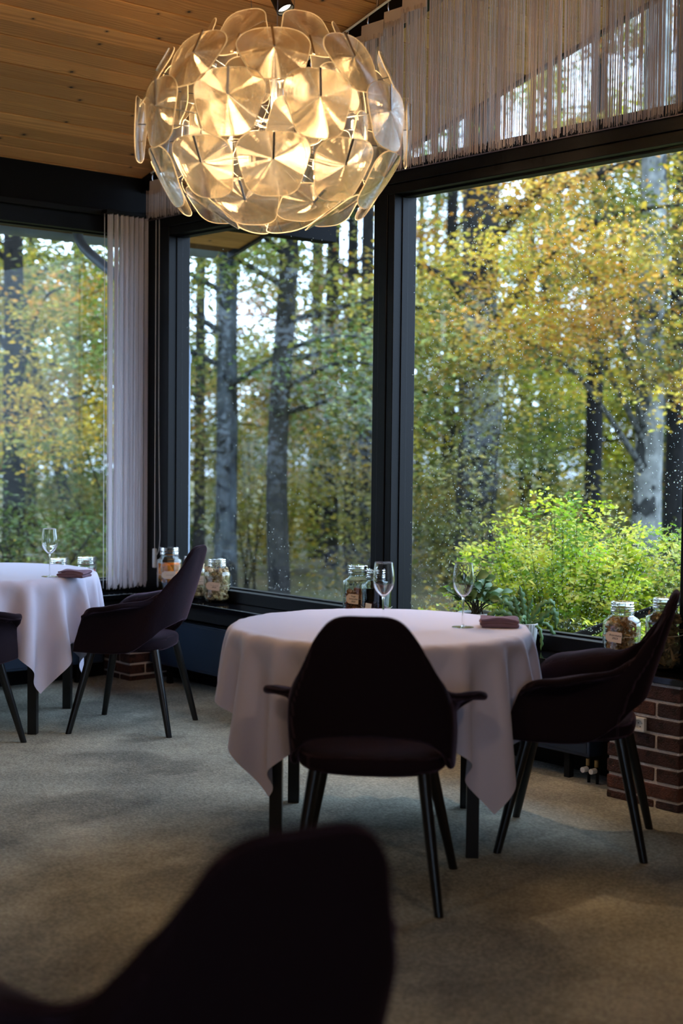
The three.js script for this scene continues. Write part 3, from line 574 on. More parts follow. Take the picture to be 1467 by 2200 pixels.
bush('rounded bright lime green shrub outside the big window, right of the stout trunk', 2.15, -1.55, 0.75, 0.6, 1.66, LIME, 130, 0.042);
bush('paler yellow-green shrub outside the big window, above the right-hand jars', 2.95, -2.1, 0.7, 0.6, 1.6, LIMEPALE, 115, 0.04);
bush('low green shrub close under the right end of the big window', 3.2, -0.85, 0.55, 0.35, 1.06, LIME, 50, 0.04);
bush('small green shrub close outside behind the potted plants', 2.0, -0.75, 0.4, 0.3, 1.08, LIME, 34, 0.04);
// zinc gutter and downpipe at the corner of the house
{
  const t = thing('downpipe', 'zinc rain gutter and downpipe outside the corner of the room', 'downpipe');
  part(t, 'pipe', tube([[-0.8, 2.86, 0.02], [-0.78, 2.79, 0.01], [-0.7, 2.71, -0.01], [-0.2, 2.33, -0.22], [-0.06, 2.22, -0.28], [0.0, 2.08, -0.3], [0.01, 1.8, -0.3], [0.01, -0.6, -0.3]], 0.034, 60, 14), M.zinc);
  const g = new THREE.CylinderGeometry(0.07, 0.07, ROOM.z1 + 1.2, 14, 1, true, 0, Math.PI); g.rotateX(Math.PI / 2); g.rotateZ(-Math.PI / 2); part(t, 'gutter', g, Object.assign(M.zinc.clone(), { side: THREE.DoubleSide }), [-0.93, 2.87, (ROOM.z1 - 1.2) / 2]);
  const c = new THREE.CylinderGeometry(0.041, 0.041, 0.05, 16); part(t, 'bracket', c, M.zinc, [0.01, 1.99, -0.3]);
}
// garden handrail low behind the jars
{
  const t = thing('handrail', 'dark sloping handrail outside, seen low behind the right-hand jars', 'handrail');
  part(t, 'rail', tube([[2.75, 0.36, -0.42], [3.27, 0.555, -0.32], [3.9, 0.79, -0.3], [4.6, 1.05, -0.3]], 0.02, 20, 10), M.black);
  for (const [x, y] of [[2.78, 0.36], [4.4, 0.97]]) part(t, 'post', box(x - 0.015, x + 0.015, -0.6, y, -0.35, -0.32), M.black);
}
// rain on the outside of the panes
{
  reseed(5);
  const g = new THREE.SphereGeometry(1, 8, 6), n = 7500, m = new THREE.InstancedMesh(g, M.drop, n); shade(m); m.name = 'rain_drops';
  for (let k = 0; k < n; k++) {
    const big = k < 6300, x = big ? rr(2.42, 4.12) : rr(0.45, 2.2), y = 0.63 + 2.0 * Math.pow(rnd(), big ? 1.5 : 2.2), r = 0.0011 + 0.0020 * Math.pow(rnd(), 2.0);
    mtx.compose(V(x, y, -0.006 - 0.0002), qt.identity(), sc3.set(r, r * rr(1, 1.35), r * 0.55)); m.setMatrixAt(k, mtx);
  }
  scene.add(m); tag(m, 'rain drops clinging to the outside of the gable windows', 'rain drops', null, 'stuff');
}

// ---------------------------------------------------------------- pendant lamp of clear fan-shaped lenses
const petalGeo = (() => {
  const ctrl = [[0, 0.084], [0.05, 0.082], [0.092, 0.066], [0.113, 0.032], [0.107, -0.012], [0.092, -0.06], [0.078, -0.098], [0.048, -0.117], [0, -0.121]];
  const full = [...ctrl, ...ctrl.slice(1, -1).reverse().map(([x, y]) => [-x, y])], c = new THREE.CatmullRomCurve3(full.map(([x, y]) => V(x, y, 0)), true), na = 48, ks = [0.001, 0.2, 0.45, 0.7, 0.88, 0.984, 1], nr = ks.length - 1;
  const bow = (x, y) => -1.1 * x * x - 0.5 * y * y, th = 0.0016, pos = [], uv = [], clear = [], rim = [];
  for (const s of [1, -1]) for (const k of ks) for (let a = 0; a < na; a++) { const p = c.getPoint(a / na), x = p.x * k, y = p.y * k; pos.push(x, y, bow(x, y) + s * th * (k === 1 ? 0.6 : 1)); uv.push(s > 0 ? x / 0.26 + 0.5 : 0.02 + x * 0.02, s > 0 ? y / 0.26 + 0.5 : 0.02 + y * 0.02); }
  const id = (s, r, a) => (s * (nr + 1) + r) * na + a % na;
  for (let r = 0; r < nr; r++) for (let a = 0; a < na; a++) { const l = r === nr - 1 ? rim : clear; l.push(id(0, r, a), id(0, r + 1, a + 1), id(0, r + 1, a), id(0, r, a), id(0, r, a + 1), id(0, r + 1, a + 1)); l.push(id(1, r, a), id(1, r + 1, a), id(1, r + 1, a + 1), id(1, r, a), id(1, r + 1, a + 1), id(1, r, a + 1)); }
  for (let a = 0; a < na; a++) rim.push(id(0, nr, a), id(0, nr, a + 1), id(1, nr, a + 1), id(0, nr, a), id(1, nr, a + 1), id(1, nr, a));
  const g = new THREE.BufferGeometry(); g.setAttribute('position', new THREE.Float32BufferAttribute(pos, 3)); g.setAttribute('uv', new THREE.Float32BufferAttribute(uv, 2)); g.setIndex([...clear, ...rim]);
  g.addGroup(0, clear.length, 0); g.addGroup(clear.length, rim.length, 1); g.computeVertexNormals(); return g;
})();
const ringNormals = (() => {          // fine concentric prisms round the hub, as on a moulded lens
  reseed(33); const N = 1024, rings = [...Array(160)].map(() => rr(-1, 1));
  return texture(N, N, (u, v, c) => {
    const x = u - 0.5, y = v - 0.5, r = Math.hypot(x, y), f = r * 240, k = Math.floor(f), t = f - k, s = r > 0.5 || r < 0.004 ? 0 : 0.62 * Math.sin(t * 6.283) + 0.12 * rings[k % 160], a = s / (r || 1);
    const n = [x * a, y * a, 1], l = Math.hypot(...n); for (let i = 0; i < 3; i++) c[i] = 127.5 + 127.5 * n[i] / l;
  }, { srgb: false });
})();
M.petalClear = phy({ color: lin(0.98, 0.91, 0.79), roughness: 0.02, transmission: 1, thickness: 0.003, ior: 1.49, normalMap: ringNormals });
M.petalRim = phy({ color: lin(0.9, 0.8, 0.62), roughness: 1, transmission: 0.6, thickness: 0 });
M.petal = [M.petalClear, M.petalRim];
M.bulb = std({ color: 0x000000, emissive: lin(...WARM), emissiveIntensity: LAMP.bulbGlow });
let PENDANT;
const PEND = V(3.271, 2.655, 1.573);
{
  const t = PENDANT = thing('pendant_lamp', 'big round glowing pendant lamp of overlapping clear fan lenses in front of the string curtain', 'lamp', [PEND.x, PEND.y, PEND.z]);
  reseed(8);
  const A = 0.52, B = 0.365, rod = new THREE.CylinderGeometry(0.0022, 0.0022, 1, 6); rod.translate(0, 0.5, 0);
  const clip = rbox(-0.004, 0.004, 0, 0.085, 0.001, 0.007, 0.0015);
  const rows = [[54, 7, 0.5, 1, 0.95], [31, 9, 0.0, 0, 1.0], [1, 10, 0.5, 0, 1.0], [-33, 10, 0.0, 0, 1.0], [-60, 6, 0.4, 0, 0.97], [18, 6, 0.3, 1, 0.72], [-14, 6, 0.8, 1, 0.7]];
  const base = Math.atan2(5 - PEND.z, 7.6 - PEND.x);
  for (const [el, n, ph, up, k] of rows) for (let i = 0; i < n; i++) {
    const e = el * Math.PI / 180, a = base + (i + ph) / n * 2 * Math.PI, c = Math.cos(e), hub = V(Math.cos(a) * c * A * k, Math.sin(e) * B * k, Math.sin(a) * c * A * k);
    const nrm = V(Math.cos(a) * c / A, Math.sin(e) / B * (up ? 0.22 : 0.62), Math.sin(a) * c / A).normalize();
    nrm.add(V(rr(-0.1, 0.1), rr(-0.06, 0.06), rr(-0.1, 0.1))).normalize();
    const yv = V(0, up ? -1 : 1, 0); yv.addScaledVector(nrm, -yv.dot(nrm)).normalize(); const xv = yv.clone().cross(nrm);
    const roll = rr(-0.12, 0.12), q = new THREE.Quaternion().setFromRotationMatrix(new THREE.Matrix4().makeBasis(xv, yv, nrm)).multiply(new THREE.Quaternion().setFromAxisAngle(V(0, 0, 1), roll));
    const p = part(t, 'lens', petalGeo, M.petal); p.position.copy(hub); p.quaternion.copy(q); p.scale.setScalar(el === 54 ? 1.0 : k < 0.8 ? 0.9 : 1.17);
    part(p, 'clip', clip, M.steel);
    const root = V(Math.cos(a) * 0.07, clamp(hub.y * 0.55, -0.16, 0.2), Math.sin(a) * 0.07), d = hub.clone().sub(root), L = d.length(), ar = part(t, 'arm', rod, M.wire); ar.position.copy(root); ar.scale.set(1, L - 0.004, 1); ar.quaternion.setFromUnitVectors(V(0, 1, 0), d.normalize());
  }
  part(t, 'stem', tube([[0, -0.2, 0], [0, 0, 0], [0, 0.26, 0]], 0.012, 6, 10), M.steel);
  for (const y of [-0.16, 0.02, 0.2]) { const g = new THREE.TorusGeometry(0.07, 0.006, 8, 32); g.rotateX(Math.PI / 2); part(t, 'ring', g, M.steel, [0, y, 0]); }
  const bulbG = new THREE.SphereGeometry(0.007, 16, 12); bulbG.scale(1, 1.5, 1);
  const cap = new THREE.CylinderGeometry(0.013, 0.013, 0.035, 12);
  for (let i = 0; i < 18; i++) {
    const a = base + (i + 0.3) / 18 * 2 * Math.PI, y = [0.15, -0.02, -0.15][i % 3], r = [0.25, 0.31, 0.23][i % 3], p = [Math.cos(a) * r, y, Math.sin(a) * r];
    const b = part(t, 'bulb', bulbG, M.bulb, p); b.castShadow = false; part(b, 'bulb_socket', cap, M.steel, [0, 0.046, 0]);
    const l = new THREE.PointLight(new THREE.Color().setRGB(...WARM), LAMP.bulb); l.position.set(...p); l.castShadow = true; l.name = 'bulb_light'; l.shadow.radius = 1; t.add(l);
  }
  for (const [dx, dz] of [[0.1, 0.06], [-0.08, 0.1], [0.02, -0.12]]) { const hgt = ceilingY(PEND.x + dx) - PEND.y; part(t, 'cable', tube([[dx * 0.6, 0.2, dz * 0.6], [dx * 0.8, hgt * 0.6, dz * 0.8], [dx, hgt, dz]], 0.0012, 8, 5), M.wire); }
  const can = new THREE.CylinderGeometry(0.09, 0.09, 0.03, 28); part(t, 'ceiling_rose', can, M.black, [0, ceilingY(PEND.x) - PEND.y - 0.03, 0], [0, 0, Math.atan(0.268)]);
}
// ceiling spotlights: one in view, others further back in the room
function spotlight(label, x, z, tx, tz, power, angle = 0.62, ty = 0) {
  const y = ceilingAt(x), t = thing('spotlight', label, 'spotlight', [x, y, z], 0, 'black ceiling spotlights');
  const body = new THREE.CylinderGeometry(0.042, 0.042, 0.13, 28, 1, true), rim = new THREE.TorusGeometry(0.04, 0.003, 8, 28), back = new THREE.CylinderGeometry(0.042, 0.042, 0.004, 28);
  const dir = V(tx - x, ty - y, tz - z).normalize(), h = part(t, 'lamp_head', body, M.spotBody ??= std({ color: 0x0b0b0b, roughness: 0.45, side: THREE.DoubleSide }), [0, -0.21, 0]);
  h.quaternion.setFromUnitVectors(V(0, -1, 0), dir);
  rim.rotateX(Math.PI / 2); part(h, 'rim', rim, M.black, [0, -0.065, 0]); part(h, 'cap', back, M.black, [0, 0.064, 0]);
  const disc = new THREE.CylinderGeometry(0.034, 0.034, 0.004, 28); part(h, 'bulb', disc, M.spotGlow ??= std({ color: 0x111111, emissive: lin(1, 0.82, 0.55), emissiveIntensity: 6 }), [0, -0.045, 0]);
  part(t, 'stem', tube([[0, 0.0, 0], [0, -0.08, 0], [0, -0.16, 0]], 0.009, 6, 10), M.black);
  part(t, 'mount', new THREE.CylinderGeometry(0.05, 0.05, 0.02, 24), M.black, [0, -0.012, 0], [0, 0, Math.atan(0.268)]);
  const l = new THREE.SpotLight(new THREE.Color().setRGB(1, 0.7, 0.44), power, 0, angle, 0.8); l.position.copy(V(0, -0.21, 0).addScaledVector(dir, 0.06)); l.castShadow = true; l.shadow.radius = angle > 0.7 ? 6 : 1.5; l.name = 'spot_light'; t.add(l);
  l.target.position.copy(dir.multiplyScalar(3)); l.target.name = 'spot_target'; t.add(l.target);
}
spotlight('black ceiling spotlight above the pendant lamp at the top edge', 2.42, 0.87, 4.3, 0.2, LAMP.spot);
spotlight('black ceiling spotlight behind the viewpoint, aimed at the gable windows', 8.6, 7.6, 4.2, 1.2, LAMP.room, 1.0, 0.6);
spotlight('black ceiling spotlight to the right of the viewpoint, aimed at the centre table', 9.6, 3.4, 4.4, 1.4, LAMP.room, 1.0, 0.6);
spotlight('black ceiling spotlight to the left of the viewpoint, aimed at the left table', 4.6, 8.2, 1.8, 1.4, LAMP.room, 1.0, 0.6);

// ---------------------------------------------------------------- string curtains
const threadGeo = new THREE.CylinderGeometry(1, 1, 1, 5, 1, true); threadGeo.translate(0, -0.5, 0);
{
  reseed(61);
  const t = thing('string_curtain', 'long fringe of hanging threads over the gable window above the transom', 'curtain'), z = 0.16, list = [], pw = 0.148;
  for (let k = 0, x = 0.285; x < 4.2; k++, x += pw) {
    const top = ceilingY(x + 0.02) - 0.105;
    const g = new THREE.PlaneGeometry(pw + 0.012, 0.075, 12, 4), p = g.attributes.position;
    for (let i = 0; i < p.count; i++) p.setZ(i, 0.006 * Math.sin(p.getX(i) * 60 + k) + (k % 2 ? 0.006 : -0.006) + 0.002 * Math.sin(p.getY(i) * 90));
    const hd = new THREE.ExtrudeGeometry(new THREE.Shape([V(-pw / 2 - 0.006, -0.0375), V(pw / 2 + 0.006, -0.0375), V(pw / 2 + 0.002, 0.0375), V(-pw / 2 - 0.002, 0.0375)].map((q) => new THREE.Vector2(q.x, q.y))), { depth: 0.003, bevelEnabled: true, bevelThickness: 0.003, bevelSize: 0.004, bevelSegments: 2 });
    part(t, 'heading_tape', hd, M.header, [x + pw / 2, top - 0.0375, z + (k % 2 ? 0.008 : -0.008)]);
    const hook = part(t, 'hook', tube([[0, 0, 0], [0, 0.02, 0.004], [0, 0.045, 0]], 0.004, 6, 6), M.steel, [x + 0.03, top - 0.003, z]); hook.castShadow = true;
    for (let i = 0; i < 74; i++) { const sx = x + rnd() * pw * 1.02, bt = 2.798 + 0.04 * rnd() * rnd() + (rnd() < 0.1 ? 0.05 : 0); list.push([sx, top - 0.06, z + rr(-0.022, 0.03), top - 0.06 - bt, rr(-0.006, 0.006)]); }
  }
  const m = new THREE.InstancedMesh(threadGeo, M.thread, list.length); shade(m); m.name = 'threads'; m.userData.kind = 'stuff';
  list.forEach(([x, y, zz, L, tilt], i) => { eu.set(rr(-0.004, 0.004), 0, tilt); mtx.compose(V(x, y, zz), qt.setFromEuler(eu), sc3.set(0.00115, Math.max(0.02, L), 0.00115)); m.setMatrixAt(i, mtx); });
  t.add(m);
  const rail = thing('curtain_rail', 'thin white curtain rail running up the slope under the ceiling', 'curtain rail');
  part(rail, 'rod', tube([[0.3, ceilingY(0.3) - 0.055, z], [2, ceilingY(2) - 0.055, z], [4.32, ceilingY(4.32) - 0.055, z]], 0.006, 8, 8), M.whitePlastic);
  for (let x = 0.5; x < 4.3; x += 0.9) part(rail, 'bracket', tube([[x, ceilingY(x), z - 0.005], [x, ceilingY(x) - 0.03, z - 0.004], [x, ceilingY(x) - 0.055, z]], 0.006, 4, 6), M.steel);
}
{
  reseed(62);
  const t = thing('string_curtain', 'white bundle of hanging threads drawn aside at the corner beside the left table', 'curtain', [0, 0, 0]), list = [];
  for (let i = 0; i < 440; i++) { const u = rnd(), zz = 0.03 + 0.345 * u; list.push([0.165 + 0.022 * Math.sin(u * 60) + rr(-0.012, 0.012), zz, rr(0.55, 0.60) + (rnd() < 0.08 ? 0.08 : 0), 2.822]); }
  list.push([0.16, 0.398, 0.56, 2.825], [0.163, 0.401, 0.6, 2.825]);
  const m = new THREE.InstancedMesh(threadGeo, M.threadWhite, list.length); shade(m); m.name = 'threads'; m.userData.kind = 'stuff';
  list.forEach(([x, zz, b, top], i) => { eu.set(rr(-0.0016, 0.0016), 0, rr(-0.0012, 0.0012)); mtx.compose(V(x, top, zz), qt.setFromEuler(eu), sc3.set(0.0013, top - b, 0.0013)); m.setMatrixAt(i, mtx); });
  t.add(m);
  part(t, 'heading_tape', rbox(0.135, 0.195, 2.82, 2.845, 0.02, 0.405, 0.004), M.black);
  const c = thing('control_cord', 'white bead chain with a weight hanging beside the bundled string curtain', 'cord');
  part(c, 'cord', tube([[0.292, 2.80, 0.118], [0.292, 1.9, 0.118], [0.292, 0.8, 0.118]], 0.0022, 4, 6), M.whitePlastic);
  part(c, 'weight', rbox(0.280, 0.304, 0.682, 0.80, 0.108, 0.128, 0.004), M.whitePlastic);
  const beads = [], path = new THREE.CatmullRomCurve3([[0.318, 2.80, 0.112], [0.322, 1.6, 0.112], [0.336, 1.0, 0.112], [0.34, 0.86, 0.112], [0.33, 0.79, 0.115], [0.31, 0.76, 0.118], [0.302, 0.765, 0.12]].map((p) => V(...p)));
  const bg = new THREE.SphereGeometry(0.0028, 8, 6), N = 330, bm = new THREE.InstancedMesh(bg, M.whitePlastic, N); shade(bm); bm.name = 'bead_chain'; bm.userData.kind = 'stuff';
  for (let i = 0; i < N; i++) { const p = path.getPointAt(i / (N - 1)); mtx.makeTranslation(p.x, p.y, p.z); bm.setMatrixAt(i, mtx); }
  c.add(bm);
}

// ---------------------------------------------------------------- on the tables: wine glasses and folded napkins
const GLASS = [[3.921, 1.167], [3.733, 1.399], [1.289, 1.410]], NAPKIN = [[3.984, 1.036], [1.379, 1.322]];
const glassGeo = (() => {
  const o = [[0.0045, 0.108], [0.007, 0.114], [0.016, 0.121], [0.027, 0.133], [0.0355, 0.148], [0.0398, 0.165], [0.0402, 0.182], [0.0385, 0.202], [0.0355, 0.224], [0.0333, 0.241]];
  const inn = o.slice(2).reverse().map(([r, y]) => [r - 0.0011, y + (y < 0.15 ? 0.0022 : 0)]);
  const sm = (l, n) => new THREE.CatmullRomCurve3(l.map(([x, y]) => V(x, y, 0))).getPoints(n).map((p) => [Math.max(0, p.x), p.y]);
  return { bowl: lathe([...sm(o, 40), ...sm([...inn, [0.008, 0.1185], [0, 0.118]], 40)], 48), stem: lathe(sm([[0.0062, 0.003], [0.0042, 0.012], [0.0034, 0.03], [0.0033, 0.07], [0.0038, 0.1], [0.0045, 0.108]], 24), 24), foot: lathe([...sm([[0, 0], [0.039, 0], [0.0412, 0.0006], [0.041, 0.0014]], 10), ...sm([[0.041, 0.0014], [0.03, 0.0022], [0.014, 0.0032], [0.0062, 0.004], [0, 0.0055]], 16)], 48) };
})();
function wineGlass(label, x, z) {
  const t = thing('wine_glass', label, 'wine glass', [x, TOP + 0.003, z], rnd() * 6, 'empty wine glasses');
  part(t, 'bowl', glassGeo.bowl, M.glass); part(t, 'stem', glassGeo.stem, M.glass); part(t, 'foot', glassGeo.foot, M.glass);
}
wineGlass('empty wine glass before the potted plants, beside the napkin on the centre table', GLASS[0][0], GLASS[0][1]);
wineGlass('empty wine glass in front of the dark jars, behind the front chair back', GLASS[1][0], GLASS[1][1]);
wineGlass('empty wine glass on the left table, beside the red-filled jars', GLASS[2][0], GLASS[2][1]);
const napkinGeo = (() => {
  const path = [], w = 0.064, lay = [0.0035, 0.0105, 0.0185, 0.0275];
  lay.forEach((y, k) => { const dir = k % 2 ? -1 : 1; for (let i = 0; i <= 10; i++) { const s = dir * lerp(-w, w, i / 10); path.push(V(s - (k === 3 ? 0.004 : 0), y + 0.0025 * Math.sin(i / 10 * Math.PI) * (k > 1 ? 1 : 0.3), 0)); } if (k < 3) { const yy = (y + lay[k + 1]) / 2; path.push(V(dir * (w + 0.006), yy, 0)); } });
  const c = new THREE.CatmullRomCurve3(path, false, 'centripetal'), n = 120, a = [], b = [];
  for (let i = 0; i <= n; i++) { const p = c.getPoint(i / n), t = c.getTangent(i / n); a.push(new THREE.Vector2(p.x - t.y * 0.003, p.y + t.x * 0.003)); b.push(new THREE.Vector2(p.x + t.y * 0.003, p.y - t.x * 0.003)); }
  const g = new THREE.ExtrudeGeometry(new THREE.Shape([...a, ...b.reverse()]), { depth: 0.1, steps: 8, bevelEnabled: true, bevelThickness: 0.0015, bevelSize: 0.0008, bevelSegments: 2 }); g.translate(0, 0.0008, -0.05);
  const p = g.attributes.position; for (let i = 0; i < p.count; i++) { const z = p.getZ(i), x = p.getX(i), y = p.getY(i); p.setXYZ(i, x + 0.03 * z + 0.002 * Math.sin(z * 60), y * (1 + 0.1 * Math.sin(x * 40 + z * 30)), z + 0.004 * Math.sin(y * 160)); }
  g.computeVertexNormals(); return uvBox(g);
})();
[['folded plum napkin near the right edge of the centre table, beside a wine glass', NAPKIN[0], 0.72], ['folded plum napkin at the edge of the left table', NAPKIN[1], 0.55]].forEach(([label, [x, z], turn]) => {
  const m = shade(new THREE.Mesh(napkinGeo, M.napkin)); m.name = numbered('napkin'); m.position.set(x, TOP + 0.003, z); m.rotation.y = turn; scene.add(m); tag(m, label, 'napkin', 'folded plum napkins');
});

// ---------------------------------------------------------------- preserving jars on the sills
const SILL = 0.536;
const tagShape = (w, h) => { const c = h * 0.28, s = new THREE.Shape([[-w / 2 + c, -h / 2], [w / 2, -h / 2], [w / 2, h / 2], [-w / 2 + c, h / 2], [-w / 2, h / 2 - c], [-w / 2, -h / 2 + c]].map((p) => new THREE.Vector2(...p))), o = new THREE.Path(); o.absarc(-w / 2 + c * 0.85, 0, h * 0.07, 0, 6.283, true); s.holes.push(o); const g = new THREE.ExtrudeGeometry(s, { depth: 0.0012, bevelEnabled: false }), p = g.attributes.position, uv = g.attributes.uv; for (let i = 0; i < p.count; i++) uv.setXY(i, p.getX(i) / w + 0.5, p.getY(i) / h + 0.5); return g; };
function tagMaterial(lines, paper) {
  const cv = document.createElement('canvas'); cv.width = 256; cv.height = 160; const x = cv.getContext('2d'); x.fillStyle = paper; x.fillRect(0, 0, 256, 160);
  x.fillStyle = '#16131c'; x.textAlign = 'center'; x.lineWidth = 2;
  lines.forEach(([text, size, y]) => { if (text === '~') { x.strokeStyle = '#2a2228'; x.beginPath(); for (let k = 0; k <= 60; k++) x.lineTo(80 + k * 2.4, y - 8 * Math.sin(k * 1.1) * (0.5 + 0.5 * Math.sin(k * 0.37))); x.stroke(); return; } x.save(); x.translate(150, y); x.transform(1, 0, -0.14, 1, 0, 0); x.font = 'bold ' + size + 'px sans-serif'; x.fillText(text, 0, 0, 190); x.restore(); });
  const t = new THREE.CanvasTexture(cv); t.colorSpace = THREE.SRGBColorSpace; return std({ map: t, roughness: 0.9 });
}
function jarParts(r, H, neck) {
  const nb = H - 0.058, sh = nb - (r - neck) * 0.75, o = [[0, 0.006], [r * 0.55, 0.003], [r * 0.74, 0], [r * 0.86, 0.004], [r * 0.97, 0.016], [r, 0.03], [r, sh - 0.018], [r * 0.985, sh], [lerp(r, neck, 0.5), nb - 0.012], [neck + 0.002, nb - 0.003], [neck, nb + 0.004], [neck, H - 0.036]];
  const i = [[neck - 0.004, H - 0.036], [neck - 0.004, nb + 0.004], [lerp(r, neck, 0.5) - 0.003, nb - 0.015], [r * 0.985 - 0.0035, sh - 0.002], [r - 0.0035, sh - 0.02], [r - 0.0035, 0.034], [r * 0.94, 0.019], [r * 0.8, 0.011], [0, 0.012]];
  const lid = [[0, H - 0.004], [neck * 0.7, H - 0.002], [neck * 0.94, H], [neck + 0.002, H - 0.003], [neck + 0.003, H - 0.010], [neck - 0.0005, H - 0.013], [neck + 0.0035, H - 0.016], [neck + 0.0035, H - 0.02], [neck - 0.003, H - 0.024], [neck - 0.006, H - 0.016], [0, H - 0.014]];
  const collar = [[neck - 0.003, H - 0.026], [neck + 0.0035, H - 0.026], [neck + 0.004, H - 0.031], [neck, H - 0.034], [neck + 0.0035, H - 0.037], [neck + 0.0035, H - 0.041], [neck + 0.0003, H - 0.044], [neck + 0.0003, H - 0.036], [neck - 0.003, H - 0.036]];
  return { body: lathe([...o, ...i], 56), lid: lathe(lid, 56), collar: lathe([...collar, collar[0]], 56), inner: r - 0.007, sh: sh - 0.012, nb };
}
const fill = {
  curl: (w, l, n) => { const g = new THREE.PlaneGeometry(w, l, 3, 6), p = g.attributes.position; for (let i = 0; i < p.count; i++) { const x = p.getX(i) / w, y = p.getY(i) / l; p.setZ(i, 0.5 * w * (4 * x * x) * (n % 2 ? 1 : -1) + 0.3 * l * Math.sin(y * 4 + n)); p.setX(i, p.getX(i) * (1 - 0.5 * y)); } g.computeVertexNormals(); return g; },
  lump: (s, n) => { const g = new THREE.IcosahedronGeometry(s, 1), p = g.attributes.position; for (let i = 0; i < p.count; i++) { const k = 0.7 + 0.6 * hash(Math.round(p.getX(i) * 9e4), Math.round(p.getY(i) * 9e4) + Math.round(p.getZ(i) * 7e4), n); p.setXYZ(i, p.getX(i) * k, p.getY(i) * k * 0.8, p.getZ(i) * k); } g.computeVertexNormals(); return g; },
  ball: (s) => new THREE.SphereGeometry(s, 18, 14),
};
// countless small pieces of food, poured inside radius R up to height h
function pour(parent, name, geos, mats, R, y0, h, n, sc, inward = 0.9) {
  geos.forEach((g, gi) => {
    const m = new THREE.InstancedMesh(g, mats[gi % mats.length], n); shade(m); m.name = name; m.userData.kind = 'stuff';
    for (let k = 0; k < n; k++) { const a = rr(0, 6.283), q = R * inward * (rnd() < 0.72 ? rr(0.78, 1) : Math.sqrt(rnd()) * 0.8); eu.set(rr(0, 6), rr(0, 6), rr(0, 6)); const s = sc * rr(0.7, 1.25); mtx.compose(V(Math.cos(a) * q, y0 + h * rnd(), Math.sin(a) * q), qt.setFromEuler(eu), sc3.set(s, s, s)); m.setMatrixAt(k, mtx); const b = rr(0.6, 1.35); m.setColorAt(k, colr.setRGB(b, b * rr(0.9, 1.05), b * rr(0.85, 1.05))); }
    parent.add(m);
  });
}
const food = (r, g, b, o = {}) => phy({ color: lin(r, g, b), roughness: 0.75, side: THREE.DoubleSide, ...o });
const liquid = (r, g, b, d) => phy({ color: 0xffffff, roughness: 0, transmission: 1, thickness: 0.1, ior: 1.36, attenuationColor: lin(r, g, b), attenuationDistance: d });
function jar(label, x, z, r, H, neck, turn, tagSpec, contents) {
  const t = thing('preserving_jar', label, 'jar', [x, SILL, z], turn, 'preserving jars on the window sills'), j = jarParts(r, H, neck);
  part(t, 'glass_body', j.body, M.jarGlass); part(t, 'lid', j.lid, M.jarGlass); part(t, 'collar', j.collar, M.jarGlass);
  // wire bail: neck ring, lever loop in front, hinge loop behind
  const rg = new THREE.TorusGeometry(neck + 0.0025, 0.0013, 6, 40); rg.rotateX(Math.PI / 2);
  const q = neck + 0.006, lev = tube([[-0.011, H - 0.045, q], [-0.0115, H - 0.02, q + 0.004], [-0.010, H + 0.001, q - 0.002], [0.010, H + 0.001, q - 0.002], [0.0115, H - 0.02, q + 0.004], [0.011, H - 0.045, q]], 0.0012, 40, 6);
  const tab = tube([[-0.009, H - 0.04, q], [-0.008, H - 0.062, q + 0.006], [0, H - 0.068, q + 0.008], [0.008, H - 0.062, q + 0.006], [0.009, H - 0.04, q]], 0.0012, 24, 6), hinge = tube([[-0.014, H - 0.045, -q], [-0.013, H - 0.01, -q - 0.008], [0, H - 0.004, -q - 0.012], [0.013, H - 0.01, -q - 0.008], [0.014, H - 0.045, -q]], 0.0012, 24, 6);
  part(t, 'wire_ring', rg, M.wire, [0, H - 0.047, 0]); part(t, 'wire_clip', lev, M.wire); part(t, 'wire_lever', tab, M.wire); part(t, 'wire_hinge', hinge, M.wire);
  contents(t, j);
  if (tagSpec) {
    const { w, h, y, off, tilt, mat, twine = true, ang = 0 } = tagSpec, a = ang + off / r;
    const m = part(t, 'label_tag', tagShape(w, h), mat, [Math.sin(a) * (r + 0.0032), y, Math.cos(a) * (r + 0.0032)], [0, a, 0]); m.rotateZ(tilt);
    if (twine) { const g = new THREE.TorusGeometry(r + 0.0012, 0.0009, 6, 56); g.rotateX(Math.PI / 2); part(t, 'twine', g, M.twine, [0, y + 0.003, 0], [0.05, 0, 0.04]); }
  }
  return t;
}
reseed(404);
const toCam = (x, z) => Math.atan2(7.6 - x, 5 - z);
const paper = '#d8c6b4', F = food;
const curls = [fill.curl(0.016, 0.05, 1), fill.curl(0.02, 0.04, 2), fill.curl(0.012, 0.06, 3)], lumps = [fill.lump(0.011, 1), fill.lump(0.014, 2), fill.lump(0.008, 3)];
jar('glass jar of tan dried mushrooms with a written paper tag, right of the potted plants', 3.86, 0.13, 0.08, 0.262, 0.047, toCam(3.86, 0.13), { w: 0.072, h: 0.044, y: 0.118, off: -0.033, tilt: -0.07, mat: tagMaterial([['Østershatte', 38, 66], ['2023', 42, 112]], paper) },
  (t, j) => pour(t, 'dried_mushrooms', curls, [F(0.6, 0.34, 0.13), F(0.68, 0.54, 0.36), F(0.5, 0.24, 0.08)], j.inner, 0.025, j.sh - 0.01, 130, 0.72, 0.74));
jar('tallest glass jar of dark dried leaves at the right edge, partly behind the chair back', 4.094, 0.15, 0.079, 0.3, 0.048, toCam(4.094, 0.15) + 0.5, { w: 0.06, h: 0.042, y: 0.15, off: -0.07, tilt: 0.02, mat: tagMaterial([['~', 44, 110]], '#c99a70') , ang: -0.1 },
  (t, j) => pour(t, 'dried_leaves', curls, [F(0.2, 0.14, 0.07), F(0.11, 0.09, 0.05), F(0.28, 0.17, 0.08)], j.inner, 0.03, j.sh - 0.005, 130, 0.8, 0.72));
const crumbs = [F(0.46, 0.31, 0.16), F(0.6, 0.47, 0.28), F(0.3, 0.18, 0.08)];
